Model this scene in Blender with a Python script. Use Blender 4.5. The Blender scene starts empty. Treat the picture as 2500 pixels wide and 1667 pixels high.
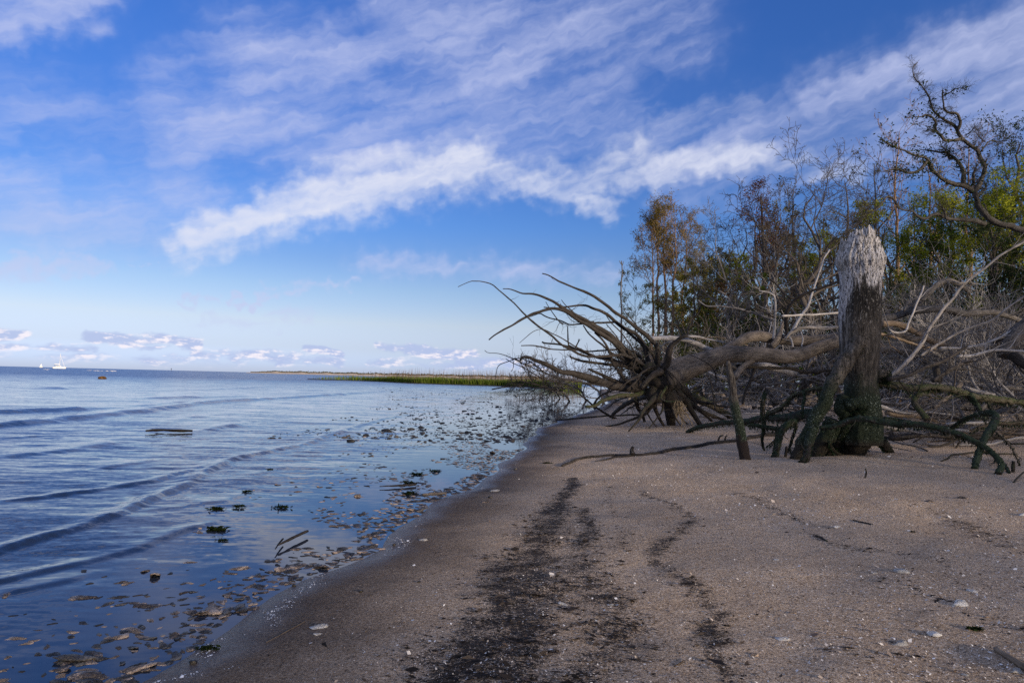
import bpy, math, random
import numpy as np
from mathutils import Vector, Matrix

rng = np.random.default_rng(7)
SC = bpy.context.scene
COL = SC.collection

# ------------------------------------------------------------------ camera
F = 1667.0                      # focal length in photo pixels (2500 wide)
H = 1.25                        # eye height above the water
PITCH = math.atan(90.5 / F)
ROLL = math.radians(1.40)
fw = np.array([0, math.cos(PITCH), math.sin(PITCH)])
r0 = np.array([1.0, 0, 0]); u0 = np.array([0, -math.sin(PITCH), math.cos(PITCH)])
RT = math.cos(ROLL) * r0 + math.sin(ROLL) * u0
UP = -math.sin(ROLL) * r0 + math.cos(ROLL) * u0
EYE = np.array([0, 0, H])
cd = bpy.data.cameras.new('camera'); cam = bpy.data.objects.new('camera', cd); COL.objects.link(cam)
cd.sensor_width = 36.0; cd.lens = 36.0 * F / 2500.0
cd.clip_start = 0.05; cd.clip_end = 20000
M3 = Matrix(((RT[0], UP[0], -fw[0]), (RT[1], UP[1], -fw[1]), (RT[2], UP[2], -fw[2])))
cam.matrix_world = Matrix.Translation(Vector(EYE)) @ M3.to_4x4()
SC.camera = cam

def ray(u, v):
    return fw + (u - 1250.0) / F * RT - (v - 833.5) / F * UP
def P(u, v, d):                 # point at depth d (metres along the view axis)
    return EYE + d * ray(u, v)

# ------------------------------------------------------------------ world
SKY_STRENGTH = 0.10
TUNE = [(0.0091, (0.2450, 0.3150, 0.7100)), (0.0244, (0.2600, 0.2770, 0.4950)), (0.0473, (0.3180, 0.2900, 0.3930)),
        (0.0778, (0.2650, 0.2700, 0.3650)), (0.1043, (0.200, 0.2350, 0.3600)), (0.1381, (0.1500, 0.2250, 0.3950)),
        (0.1785, (0.1220, 0.2080, 0.4000)), (0.2317, (0.1180, 0.2150, 0.4300)), (0.3282, (0.1236, 0.231, 0.4739))]   # elevation / 90 degrees -> balance
CLV = (0.46, 0.50, 0.71, 1); CLH = (0.63, 0.65, 0.75, 1)
SUN_AZ, SUN_EL = 136.0, 11.0     # degrees clockwise from +Y, degrees up
def build_world():
    w = bpy.data.worlds.new('World'); SC.world = w; w.use_nodes = True
    nt = w.node_tree; nt.nodes.clear()
    def nd(t, **k):
        n = nt.nodes.new(t)
        for a, b in k.items(): setattr(n, a, b)
        return n
    def put(sock, val):
        if hasattr(val, 'is_linked'): nt.links.new(val, sock)
        else: sock.default_value = val
    def m(op, a, b=0.0, c=None, clamp=False):
        n = nd('ShaderNodeMath', operation=op); n.use_clamp = clamp
        put(n.inputs[0], a); put(n.inputs[1], b)
        if c is not None: put(n.inputs[2], c)
        return n.outputs[0]
    def vm(op, a, b=(0, 0, 0), s=None):
        n = nd('ShaderNodeVectorMath', operation=op)
        put(n.inputs[0], a)
        if op not in ('LENGTH', 'NORMALIZE'): put(n.inputs[1] if op != 'SCALE' else n.inputs['Scale'], b if op != 'SCALE' else s)
        return n.outputs['Value'] if op in ('LENGTH', 'DOT_PRODUCT') else n.outputs[0]
    def smooth(x, a, b):
        n = nd('ShaderNodeMapRange', interpolation_type='SMOOTHSTEP')
        put(n.inputs[0], x); put(n.inputs[1], a); put(n.inputs[2], b); return n.outputs[0]
    def comb(x, y, z=0.0):
        n = nd('ShaderNodeCombineXYZ'); put(n.inputs[0], x); put(n.inputs[1], y); put(n.inputs[2], z); return n.outputs[0]
    def noise(vec, scale, detail, rough, dist=0.0):
        n = nd('ShaderNodeTexNoise'); put(n.inputs['Vector'], vec)
        n.inputs['Scale'].default_value = scale; n.inputs['Detail'].default_value = detail
        n.inputs['Roughness'].default_value = rough; n.inputs['Distortion'].default_value = dist
        return n.outputs[0]
    def mixc(f, a, b):
        n = nd('ShaderNodeMix', data_type='RGBA'); put(n.inputs[0], f); put(n.inputs[6], a); put(n.inputs[7], b); return n.outputs[2]
    tc = nd('ShaderNodeTexCoord'); dirv = vm('NORMALIZE', tc.outputs['Generated'])
    sep = nd('ShaderNodeSeparateXYZ'); nt.links.new(dirv, sep.inputs[0])
    az = m('MULTIPLY', m('ARCTAN2', sep.outputs[0], sep.outputs[1]), 57.2958)
    el = m('MULTIPLY', m('ARCSINE', sep.outputs[2]), 57.2958)
    p = comb(az, el)
    sky = nd('ShaderNodeTexSky', sky_type='NISHITA')
    sky.sun_disc = False; sky.sun_elevation = math.radians(SUN_EL); sky.sun_rotation = math.radians(SUN_AZ)
    sky.altitude = 0; sky.air_density = 1.0; sky.dust_density = 0.4; sky.ozone_density = 2.2
    # air colour: the sky texture balanced by elevation (bluer overhead, paler at the horizon)
    rp = nd('ShaderNodeValToRGB'); cr = rp.color_ramp; cr.interpolation = 'LINEAR'
    put(rp.inputs[0], m('DIVIDE', el, 90.0, clamp=True))
    SK = TUNE
    cr.elements[0].position = SK[0][0]; cr.elements[0].color = (*SK[0][1], 1)
    cr.elements[1].position = SK[-1][0]; cr.elements[1].color = (*SK[-1][1], 1)
    for pos, c in SK[1:-1]:
        e = cr.elements.new(pos); e.color = (*c, 1)
    mul = nd('ShaderNodeMix', data_type='RGBA', blend_type='MULTIPLY'); mul.inputs[0].default_value = 1.0
    put(mul.inputs[6], sky.outputs[0]); put(mul.inputs[7], rp.outputs[0])
    base = vm('SCALE', mul.outputs[2], s=SKY_STRENGTH * 3.35)
    # clouds
    def ang(u, v):
        d = ray(u, v); d = d / np.linalg.norm(d)
        return math.degrees(math.atan2(d[0], d[1])), math.degrees(math.asin(d[2]))
    def blob(a, b, wpx, wt, q=p):
        A = ang(*a); B = ang(*b); wd = wpx * 0.0343
        ba = (B[0] - A[0], B[1] - A[1], 0)
        L2 = ba[0] ** 2 + ba[1] ** 2 + 1e-6
        pa = vm('SUBTRACT', q, (A[0], A[1], 0))
        h = m('DIVIDE', vm('DOT_PRODUCT', pa, ba), L2, clamp=True)
        n = nd('ShaderNodeVectorMath', operation='SCALE'); n.inputs[0].default_value = ba; put(n.inputs['Scale'], h)
        dl = vm('LENGTH', vm('SUBTRACT', pa, n.outputs[0]))
        return m('MULTIPLY', smooth(dl, wd * 2.0, wd * 0.0), wt)
    def blobs(lst, q):
        o = None
        for a, b, wpx, wt in lst:
            x = blob(a, b, wpx, wt, q)
            o = x if o is None else m('MAXIMUM', o, x)
        return o
    th = math.radians(-16)
    rot = comb(m('ADD', m('MULTIPLY', az, math.cos(th)), m('MULTIPLY', el, -math.sin(th))),
               m('ADD', m('MULTIPLY', az, math.sin(th)), m('MULTIPLY', el, math.cos(th))))
    st = vm('MULTIPLY', rot, (1 / 12.0, 1 / 3.0, 0.0))
    warp = nd('ShaderNodeTexNoise'); put(warp.inputs['Vector'], vm('SCALE', p, s=0.16)); warp.inputs['Detail'].default_value = 5; warp.inputs['Roughness'].default_value = 0.42
    wv = vm('SUBTRACT', warp.outputs[1], (0.5, 0.5, 0.5))
    stw = vm('ADD', st, vm('SCALE', wv, s=0.30))
    n1 = noise(stw, 1.0, 9.0, 0.55, 0.0)
    n2 = noise(vm('MULTIPLY', vm('ADD', rot, vm('SCALE', wv, s=1.5)), (1 / 6.5, 1 / 1.1, 0.0)), 1.0, 9.0, 0.58, 0.0)
    nn = m('ADD', m('MULTIPLY', n1, 0.6), m('MULTIPLY', n2, 0.4))
    q = vm('ADD', p, vm('SCALE', wv, s=3.2))
    hi = blobs([((560, 600), (700, 560), 40, .7), ((470, 590), (760, 485), 58, 1.0), ((760, 485), (1150, 405), 72, 1.05), ((1150, 400), (1480, 505), 42, .85),
                ((1380, 470), (1560, 380), 55, .8), ((1180, 430), (1620, 430), 45, .78), ((1560, 400), (1850, 385), 46, .85), ((1850, 385), (2090, 425), 34, .75),
                ((1600, 300), (1820, 260), 45, .48)], q)
    veil = blobs([((430, 300), (960, 330), 120, .62), ((620, 170), (1300, 120), 130, .62), ((950, 20), (1650, 70), 110, .6),
                  ((430, 260), (470, 520), 110, .58), ((150, 380), (420, 560), 80, .45), ((30, 520), (420, 560), 80, .55), ((0, 240), (360, 330), 90, .45), ((60, 420), (380, 440), 70, .42), ((1000, 330), (1500, 240), 120, .55), ((1650, 380), (2300, 300), 110, .58), ((2000, 260), (2500, 90), 75, .66),
                  ((2150, 330), (2550, 230), 110, .60), ((0, 40), (230, 5), 55, .72), ((0, 430), (90, 440), 70, .55), ((0, 320), (20, 320), 50, .5),
                  ((100, 570), (280, 505), 60, .55), ((0, 655), (240, 640), 26, .8), ((240, 640), (520, 640), 6, .5),
                  ((440, 740), (640, 728), 10, .65), ((640, 715), (870, 690), 12, .6), ((880, 640), (1500, 672), 34, .55),
                  ((480, 790), (760, 770), 16, .5)], q)
    far = m('MULTIPLY', smooth(m('ABSOLUTE', az), 42.0, 80.0), 0.85)     # unseen cloud outside the frame, whiter than the veil, added as fill light
    dh = m('MULTIPLY', smooth(m('ADD', m('MULTIPLY', m('SUBTRACT', nn, 0.5), 2.1), hi), 0.08, 1.42), smooth(hi, 0.0, 1.0))
    vv = veil
    dv = m('MULTIPLY', smooth(m('ADD', m('MULTIPLY', m('SUBTRACT', nn, 0.5), 2.4), vv), 0.0, 1.35), smooth(vv, 0.0, 0.65))
    dv = m('ADD', m('MULTIPLY', dv, 0.85), m('MULTIPLY', vv, 0.10))
    c1 = mixc(m('MINIMUM', dv, 0.8), base, CLV)
    c2 = mixc(m('MINIMUM', dh, 0.93), c1, CLH)
    dfar = m('MULTIPLY', smooth(nn, 0.36, 0.60), far)
    c2 = mixc(dfar, c2, CLH)
    # low cumulus near the horizon
    cp = vm('MULTIPLY', p, (1 / 3.0, 1 / 1.1, 0.0))
    k1 = noise(cp, 1.0, 8.0, 0.6, 0.1)
    qk = vm('ADD', p, vm('SCALE', wv, s=0.9))
    low = blobs([((215, 818), (480, 838), 13, .95), ((300, 842), (420, 848), 8, .9), ((480, 862), (830, 880), 14, .75), ((745, 852), (830, 860), 10, 1.0), ((920, 846), (1000, 852), 11, .95),
                 ((1000, 855), (1160, 868), 15, 1.0), ((1120, 880), (1330, 892), 15, .8), ((-60, 815), (60, 818), 13, 1.0),
                 ((-40, 848), (230, 852), 10, .75), ((0, 872), (600, 880), 16, .5), ((900, 885), (1250, 895), 12, .6), ((-1500, 860), (-150, 850), 26, .7), ((2500, 880), (4000, 860), 22, .6)], qk)
    dl = m('MULTIPLY', smooth(m('ADD', m('MULTIPLY', m('SUBTRACT', k1, 0.5), 2.2), low), 0.25, 0.85), smooth(low, 0.0, 0.5))
    k2 = noise(vm('ADD', cp, (0.10, -0.16, 0)), 1.0, 6.0, 0.6, 0.1)   # lit side minus shade side
    lit = smooth(m('SUBTRACT', k1, k2), -0.02, 0.10)
    lc = mixc(lit, (0.37, 0.44, 0.66, 1), (0.80, 0.74, 0.79, 1))
    c3 = mixc(m('MULTIPLY', dl, 0.85), c2, lc)
    bg = nd('ShaderNodeBackground'); 
    put(bg.inputs[0], vm('SCALE', c3, s=1.0 / SKY_STRENGTH)); bg.inputs[1].default_value = SKY_STRENGTH
    out = nd('ShaderNodeOutputWorld'); nt.links.new(bg.outputs[0], out.inputs[0])
build_world()
sd = bpy.data.lights.new('sun', 'SUN'); so = bpy.data.objects.new('sun', sd); COL.objects.link(so)
sd.energy = 5.0; sd.angle = math.radians(5.0); sd.color = (1.0, 0.80, 0.56)
_a, _e = math.radians(SUN_AZ), math.radians(SUN_EL)
SUNV = Vector((math.sin(_a) * math.cos(_e), math.cos(_a) * math.cos(_e), math.sin(_e)))
so.rotation_euler = (-SUNV).to_track_quat('-Z', 'Y').to_euler()
so.location = (60, -40, 60)
SC.cycles.sample_clamp_indirect = 1.5; SC.cycles.sample_clamp_direct = 6.0; SC.cycles.caustics_reflective = False
SC.cycles.use_denoising = False     # keep the sand grain and fine twigs crisp
SC.view_settings.view_transform = 'Standard'; SC.view_settings.look = 'None'
SC.view_settings.exposure = 0.30; SC.view_settings.gamma = 1.0; SC.view_settings.use_curve_mapping = False

# ------------------------------------------------------------------ numeric helpers
def _hash(ix, iy, iz):
    n = (ix * 374761393 + iy * 668265263 + iz * 2147483647 + 1013904223) & 0xFFFFFFFF
    n = ((n ^ (n >> 13)) * 1274126177) & 0xFFFFFFFF
    n = n ^ (n >> 16)
    return (n & 0xFFFF) / 65535.0
def vnoise(p):
    p = np.asarray(p, float); i = np.floor(p).astype(np.int64); f = p - i; f = f * f * (3 - 2 * f)
    out = 0
    for dx in (0, 1):
        for dy in (0, 1):
            for dz in (0, 1):
                w = (f[..., 0] if dx else 1 - f[..., 0]) * (f[..., 1] if dy else 1 - f[..., 1]) * (f[..., 2] if dz else 1 - f[..., 2])
                out = out + w * _hash(i[..., 0] + dx, i[..., 1] + dy, i[..., 2] + dz)
    return out * 2 - 1
def fbm(p, octv=4, gain=0.5):
    p = np.asarray(p, float); o = 0; a = 1.0
    for k in range(octv):
        o = o + a * vnoise(p * (2.03 ** k) + 17.3 * k); a *= gain
    return o
def v3(x, y, z=0.0):
    x = np.asarray(x, float); return np.stack([x, np.broadcast_to(y, x.shape), np.broadcast_to(z, x.shape)], -1)
def seg_dist(x, y, pts):
    """distance to a polyline, and the parameter (point index) of the nearest place"""
    best = np.full(np.shape(x), 1e9); bt = np.zeros(np.shape(x)); sgn = np.zeros(np.shape(x))
    for i in range(len(pts) - 1):
        ax, ay = pts[i][:2]; bx, by = pts[i + 1][:2]
        dx, dy = bx - ax, by - ay; L = dx * dx + dy * dy + 1e-9
        t = np.clip(((x - ax) * dx + (y - ay) * dy) / L, 0, 1)
        d = np.hypot(x - ax - t * dx, y - ay - t * dy); mk = d < best
        best = np.where(mk, d, best); bt = np.where(mk, i + t, bt)
        sgn = np.where(mk, np.sign((x - ax) * dy - (y - ay) * dx), sgn)
    return best, bt, sgn

# ------------------------------------------------------------------ the shore
def flat(u, v):                 # photo pixel -> point on the water plane
    r = ray(u, v); return EYE + r * (-EYE[2] / r[2])
_sh = [(300, 1720), (360, 1667), (510, 1562), (595, 1509), (744, 1413), (914, 1339), (1063, 1233), (1200, 1159), (1275, 1095),
       (1313, 1047), (1392, 1018), (1452, 1000), (1486, 983)]
_sp = np.array([flat(*a) for a in _sh])
SY = np.concatenate([[-60, -10, 0], _sp[:, 1], [48, 60, 75, 100, 130, 160, 260]])
SX = np.concatenate([[-16, -3.6, -2.1], _sp[:, 0], [6.4, 7.6, 9.5, 13, 22, 40, 140]])
_o = np.argsort(SY); SY = SY[_o]; SX = SX[_o]
def shore_x(y):
    y = np.asarray(y, float)
    return np.interp(y, SY, SX) + 0.05 * np.sin(y * 1.7) * np.clip(y / 6, 0, 1) + 0.04 * np.sin(y * 4.1 + 1)
def ground(x, y):
    off = np.asarray(x, float) - shore_x(y)
    z = np.where(off > 0, 0.42 * (1 - np.exp(-np.clip(off, 0, None) / 8.0)), np.maximum(0.06 * off, -0.35))
    up = np.clip(off / 1.5, 0, 1)
    z = z + up * 0.012 * fbm(v3(np.asarray(x) * 2.3 + 4, np.asarray(y) * 2.3), 3) * np.clip(1.4 - np.asarray(y, float) / 25, 0, 1)
    z = z + up * (0.018 * fbm(v3(np.asarray(x) * 0.9, np.asarray(y) * 0.9), 2) + 0.006 * fbm(v3(np.asarray(x) * 4, np.asarray(y) * 4), 2))
    return z
def G(u, v):                    # photo pixel -> point on the sand
    r = ray(u, v); t = 0.5
    zz = 0.1
    for _ in range(30):
        t = (zz - EYE[2]) / r[2]; p = EYE + r * t
        zz = float(ground(p[0], p[1]))
    return p
def Gd(u, v):
    return float(np.dot(G(u, v) - EYE, fw))
def at(u, d):                   # standing point on the land under pixel column u at depth d
    p = P(u, 924 + 0.0245 * (u - 1250), d); return np.array([p[0], p[1], float(ground(p[0], p[1]))])

# ------------------------------------------------------------------ mesh helpers
def make_mesh(name, V, faces, mat, attrs=None, smooth=True):
    """faces: list of int arrays (m,3) or (m,4)"""
    me = bpy.data.meshes.new(name)
    V = np.asarray(V, np.float32); me.vertices.add(len(V)); me.vertices.foreach_set('co', V.ravel())
    faces = [np.asarray(f, np.int32) for f in (faces if isinstance(faces, list) else [faces]) if len(f)]
    loops = np.concatenate([f.ravel() for f in faces]); tot = np.concatenate([np.full(len(f), f.shape[1], np.int32) for f in faces])
    st = np.concatenate([[0], np.cumsum(tot)[:-1]]).astype(np.int32)
    me.loops.add(len(loops)); me.loops.foreach_set('vertex_index', loops)
    me.polygons.add(len(tot)); me.polygons.foreach_set('loop_start', st); me.polygons.foreach_set('loop_total', tot)
    if smooth: me.polygons.foreach_set('use_smooth', np.ones(len(tot), bool))
    for k, a in (attrs or {}).items():
        a = np.asarray(a, np.float32)
        if a.ndim == 1:
            at_ = me.attributes.new(k, 'FLOAT', 'POINT'); at_.data.foreach_set('value', a)
        else:
            at_ = me.attributes.new(k, 'FLOAT_VECTOR', 'POINT'); at_.data.foreach_set('vector', a.ravel())
    me.update(calc_edges=True)
    if mat: me.materials.append(mat)
    return me
def put(name, me, parent=None, loc=None):
    o = bpy.data.objects.new(name, me); COL.objects.link(o)
    if parent is not None: o.parent = parent
    if loc is not None: o.location = loc
    return o
def tag(o, label=None, cat=None, group=None, kind=None):
    if label: o['label'] = label
    if cat: o['category'] = cat
    if group: o['group'] = group
    if kind: o['kind'] = kind
    return o
def thing(name, label, cat, loc, group=None):
    o = bpy.data.objects.new(name, None); COL.objects.link(o); o.empty_display_size = 0.2
    o.location = [float(c) for c in loc]
    return tag(o, label, cat, group)
class Part:
    """collects geometry of one part"""
    def __init__(s): s.V = []; s.Q = []; s.T = []; s.g = []; s.n = 0
    def add(s, V, Q=None, T=None, g=None):
        V = np.asarray(V, float)
        if Q is not None and len(Q): s.Q.append(np.asarray(Q) + s.n)
        if T is not None and len(T): s.T.append(np.asarray(T) + s.n)
        s.V.append(V); s.g.append(np.zeros((len(V), 3)) if g is None else g); s.n += len(V); return s
    def build(s, name, mat, parent=None, smooth=True, kind=None, label=None):
        V = np.concatenate(s.V); g = np.concatenate(s.g)
        loc = None
        if parent is not None: V = V - np.array(parent.location)
        else:
            loc = V.mean(0); loc[2] = V[:, 2].min(); V = V - loc
        F_ = []
        if s.Q: F_.append(np.concatenate(s.Q))
        if s.T: F_.append(np.concatenate(s.T))
        o = put(name, make_mesh(name, V, F_, mat, {'grain': g}, smooth), parent, loc)
        if kind: o['kind'] = kind
        if label: o['label'] = label
        return o

def resample(pts, M):
    """Catmull-Rom through the points, M samples by arc length"""
    p = np.asarray(pts, float)
    if len(p) == 2: return p[0] + (p[1] - p[0]) * np.linspace(0, 1, M)[:, None]
    q = np.vstack([2 * p[0] - p[1], p, 2 * p[-1] - p[-2]]); out = []
    for i in range(1, len(q) - 2):
        t = np.linspace(0, 1, 12, endpoint=False)[:, None]
        a, b, c, d = q[i - 1], q[i], q[i + 1], q[i + 2]
        out.append(0.5 * ((2 * b) + (c - a) * t + (2 * a - 5 * b + 4 * c - d) * t ** 2 + (3 * b - a - 3 * c + d) * t ** 3))
    out = np.vstack(out + [p[-1:]])
    s = np.concatenate([[0], np.cumsum(np.linalg.norm(np.diff(out, axis=0), axis=1))])
    x = np.linspace(0, s[-1], M)
    return np.stack([np.interp(x, s, out[:, k]) for k in range(out.shape[1])], 1)

def tubes(Pt, R, k, lump=0.0, caps=False, lf=3.0):
    """N tubes of M rings: Pt (N,M,3), R (N,M) -> V, Q, grain"""
    Pt = np.asarray(Pt, float); R = np.asarray(R, float)
    if Pt.ndim == 2: Pt = Pt[None]; R = R[None]
    if caps:
        e = 0.25
        a = Pt[:, :1] - (Pt[:, 1:2] - Pt[:, :1]) * 0.02; b = Pt[:, -1:] + (Pt[:, -1:] - Pt[:, -2:-1]) * 0.02
        Pt = np.concatenate([a, Pt, b], 1); R = np.concatenate([R[:, :1] * 0.05, R, R[:, -1:] * 0.05], 1)
    N, M, _ = Pt.shape
    T = np.gradient(Pt, axis=1); T /= np.linalg.norm(T, axis=2, keepdims=True) + 1e-12
    ref = np.where(np.abs(T[:, 0, 2:3]) < 0.8, np.array([[0, 0, 1.0]]), np.array([[1.0, 0, 0]]))
    n = np.cross(T[:, 0], ref); n /= np.linalg.norm(n, axis=1, keepdims=True) + 1e-12
    Nn = np.empty_like(Pt)
    for i in range(M):
        n = n - (n * T[:, i]).sum(1, keepdims=True) * T[:, i]; n /= np.linalg.norm(n, axis=1, keepdims=True) + 1e-12
        Nn[:, i] = n
    B = np.cross(T, Nn)
    a = np.arange(k) * 2 * np.pi / k
    ca, sa = np.cos(a), np.sin(a)
    dirs = Nn[:, :, None, :] * ca[None, None, :, None] + B[:, :, None, :] * sa[None, None, :, None]
    RR = R[:, :, None]
    if lump > 0:
        q = (Pt[:, :, None, :] + dirs * RR[..., None])
        rm = R.max()
        RR = RR * (1 + lump * fbm(q / max(rm, 0.01) / lf, 3))
    V = Pt[:, :, None, :] + dirs * RR[..., None]
    L = np.concatenate([np.zeros((N, 1)), np.cumsum(np.linalg.norm(np.diff(Pt, axis=1), axis=2), 1)], 1)
    off = (np.arange(N) * 1.37)[:, None, None]
    g = np.stack([ca[None, None] * np.broadcast_to(R[:, :, None], V.shape[:3]) + off, sa[None, None] * np.broadcast_to(R[:, :, None], V.shape[:3]),
                  np.broadcast_to(L[:, :, None], V.shape[:3]) * 0.13], -1)
    idx = np.arange(N * M * k).reshape(N, M, k)
    A = idx[:, :-1]; C = idx[:, 1:]
    Q = np.stack([A, np.roll(A, -1, 2), np.roll(C, -1, 2), C], -1).reshape(-1, 4)
    return V.reshape(-1, 3), Q, g.reshape(-1, 3)

def wobble(p, amp, seed, fr=1.0):
    """natural irregularity along a limb; ends stay put"""
    s = np.concatenate([[0], np.cumsum(np.linalg.norm(np.diff(p, axis=0), axis=1))])
    q = v3(s * fr, seed * 7.7, 0.0)
    w = np.stack([fbm(q + 11.1 * k, 3) for k in range(3)], 1) * amp
    f = np.sin(np.linspace(0, np.pi, len(p)))[:, None] ** 0.5
    return p + w * f

def unit(v): return v / (np.linalg.norm(v, axis=-1, keepdims=True) + 1e-12)

def grow(PP, RR, n, length, angle, gnarl, up, M, t0=0.2, t1=1.0, rr=0.6, tip=0.15, rmax=None, bias=None, r=rng, shrink=0.5):
    """children on N parents; returns (N*n, M, 3), (N*n, M)"""
    N, Mp, _ = PP.shape
    t = t0 + (t1 - t0) * (np.arange(n)[None] + r.random((N, n))) / n
    x = np.clip(t, 0, 0.999) * (Mp - 1); i = x.astype(int); f = (x - i)[..., None]
    ar = np.arange(N)[:, None]
    a = PP[ar, i]; b = PP[ar, i + 1]
    p = a + (b - a) * f; tg = unit(b - a)
    rad = RR[ar, i] * (1 - f[..., 0]) + RR[ar, i + 1] * f[..., 0]
    rnd = r.normal(size=(N, n, 3))
    if bias is not None: rnd = rnd + np.asarray(bias)
    perp = unit(rnd - (rnd * tg).sum(-1, keepdims=True) * tg)
    an = np.radians(angle[0] + (angle[1] - angle[0]) * r.random((N, n)))[..., None]
    d = unit(tg * np.cos(an) + perp * np.sin(an))
    Ln = (length[0] + (length[1] - length[0]) * r.random((N, n))) * (1 - shrink * (t - t0) / max(t1 - t0, 1e-6))
    K = N * n
    p = p.reshape(K, 3); d = d.reshape(K, 3); Ln = Ln.reshape(K, 1); rad = rad.reshape(K)
    out = np.empty((K, M, 3)); out[:, 0] = p
    for j in range(1, M):
        d = unit(d + gnarl * r.normal(size=(K, 3)) + np.array([0, 0, up]))
        p = p + d * Ln / (M - 1); out[:, j] = p
    rs = rad * rr
    if rmax: rs = np.minimum(rs, rmax)
    Rr = rs[:, None] * (1 - (1 - tip) * np.linspace(0, 1, M)[None] ** 0.9)
    return out, Rr

def rhombs(C, size, aspect=0.5, flat_=0.0, r=rng, dirs=None):
    """leaf-like quads at centres C, random orientation"""
    n = len(C); a = unit(r.normal(size=(n, 3))) if dirs is None else unit(dirs + 0.35 * r.normal(size=(n, 3)))
    if flat_: a[:, 2] *= (1 - flat_); a = unit(a)
    h = r.normal(size=(n, 3)); b = unit(np.cross(a, h))
    if flat_: b[:, 2] *= (1 - flat_); b = unit(b)
    s = (np.asarray(size) * (0.6 + 0.8 * r.random(n)))[:, None]
    V = np.stack([C - a * s, C + b * s * aspect, C + a * s, C - b * s * aspect], 1).reshape(-1, 3)
    return V, np.arange(n * 4).reshape(n, 4)

# ------------------------------------------------------------------ materials
class NT:
    def __init__(s, name):
        s.mat = bpy.data.materials.new(name); s.mat.use_nodes = True; s.t = s.mat.node_tree; s.t.nodes.clear()
        s.out = s.n('ShaderNodeOutputMaterial')
    def n(s, ty, **k):
        x = s.t.nodes.new(ty)
        for a, b in k.items(): setattr(x, a, b)
        return x
    def set(s, sock, val):
        if hasattr(val, 'is_linked'): s.t.links.new(val, sock)
        elif isinstance(val, tuple) and len(val) == 3 and sock.type == 'RGBA': sock.default_value = (*val, 1)
        else: sock.default_value = val
    def m(s, op, a, b=0.0, clamp=False):
        x = s.n('ShaderNodeMath', operation=op); x.use_clamp = clamp; s.set(x.inputs[0], a); s.set(x.inputs[1], b); return x.outputs[0]
    def sm(s, x, a, b):
        y = s.n('ShaderNodeMapRange', interpolation_type='SMOOTHSTEP'); s.set(y.inputs[0], x); s.set(y.inputs[1], a); s.set(y.inputs[2], b); return y.outputs[0]
    def vmul(s, v, w):
        x = s.n('ShaderNodeVectorMath', operation='MULTIPLY'); s.set(x.inputs[0], v); s.set(x.inputs[1], w); return x.outputs[0]
    def noise(s, vec, scale, detail=3, rough=0.55, dist=0.0):
        x = s.n('ShaderNodeTexNoise'); s.set(x.inputs['Vector'], vec); x.inputs['Scale'].default_value = scale
        x.inputs['Detail'].default_value = detail; x.inputs['Roughness'].default_value = rough; x.inputs['Distortion'].default_value = dist
        return x.outputs[0]
    def mix(s, f, a, b):
        x = s.n('ShaderNodeMix', data_type='RGBA'); s.set(x.inputs[0], f); s.set(x.inputs[6], a); s.set(x.inputs[7], b); return x.outputs[2]
    def ramp(s, f, stops):
        x = s.n('ShaderNodeValToRGB'); s.set(x.inputs[0], f); c = x.color_ramp
        c.elements[0].position = stops[0][0]; c.elements[0].color = (*stops[0][1], 1)
        c.elements[1].position = stops[-1][0]; c.elements[1].color = (*stops[-1][1], 1)
        for p_, q in stops[1:-1]: e = c.elements.new(p_); e.color = (*q, 1)
        return x.outputs[0]
    def pos(s): return s.n('ShaderNodeNewGeometry').outputs['Position']
    def attr(s, name, fac=False):
        x = s.n('ShaderNodeAttribute', attribute_name=name); return x.outputs['Fac'] if fac else x.outputs['Vector']
    def bump(s, h, strength, dist):
        x = s.n('ShaderNodeBump'); s.set(x.inputs['Height'], h); s.set(x.inputs['Strength'], strength); x.inputs['Distance'].default_value = dist; return x.outputs[0]
    def bsdf(s, col, rough=0.8, normal=None, spec=0.3, **k):
        b = s.n('ShaderNodeBsdfPrincipled'); s.set(b.inputs['Base Color'], col); s.set(b.inputs['Roughness'], rough)
        s.set(b.inputs['Specular IOR Level'], spec)
        if normal is not None: s.set(b.inputs['Normal'], normal)
        for a, v in k.items(): s.set(b.inputs[a.replace('_', ' ')], v)
        s.t.links.new(b.outputs[0], s.out.inputs[0]); return s.mat

def wood(name, dark, light, moss=None, moss_amt=0.0, speck=0.0, scale=55.0, low=None, bump=0.7):
    """bark or bare wood: grain along the limb, patches of lichen, optional algae"""
    t = NT(name); g = t.attr('grain'); p = t.pos()
    n1 = t.noise(g, scale, 5, 0.65); n2 = t.noise(p, 3.2, 4, 0.6)
    f = t.m('ADD', t.m('MULTIPLY', n1, 0.75), t.m('MULTIPLY', n2, 0.45))
    col = t.mix(t.sm(f, 0.38, 0.82), dark, light)
    if speck:
        n3 = t.noise(p, 38, 3, 0.6)
        col = t.mix(t.m('MULTIPLY', t.sm(n3, 0.60, 0.68), speck), col, (0.42, 0.43, 0.42))
    if moss:
        nz = t.n('ShaderNodeSeparateXYZ'); t.set(nz.inputs[0], t.n('ShaderNodeNewGeometry').outputs['Normal'])
        mm = t.m('ADD', t.noise(p, 9, 5, 0.7), t.m('MULTIPLY', nz.outputs[2], 0.10))
        ms = t.m('MULTIPLY', t.sm(mm, 0.60 - 0.35 * moss_amt, 0.76 - 0.35 * moss_amt), 0.95)
        mc = t.mix(t.noise(p, 60, 3, 0.7), tuple(c * 0.45 for c in moss), tuple(c * 1.5 for c in moss))
        col = t.mix(ms, col, mc)
    h = t.m('ADD', n1, t.m('MULTIPLY', t.noise(p, 38, 4, 0.65), 0.8 if moss else 0.35))
    return t.bsdf(col, 0.85, t.bump(h, bump, 0.03), 0.2)
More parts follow.
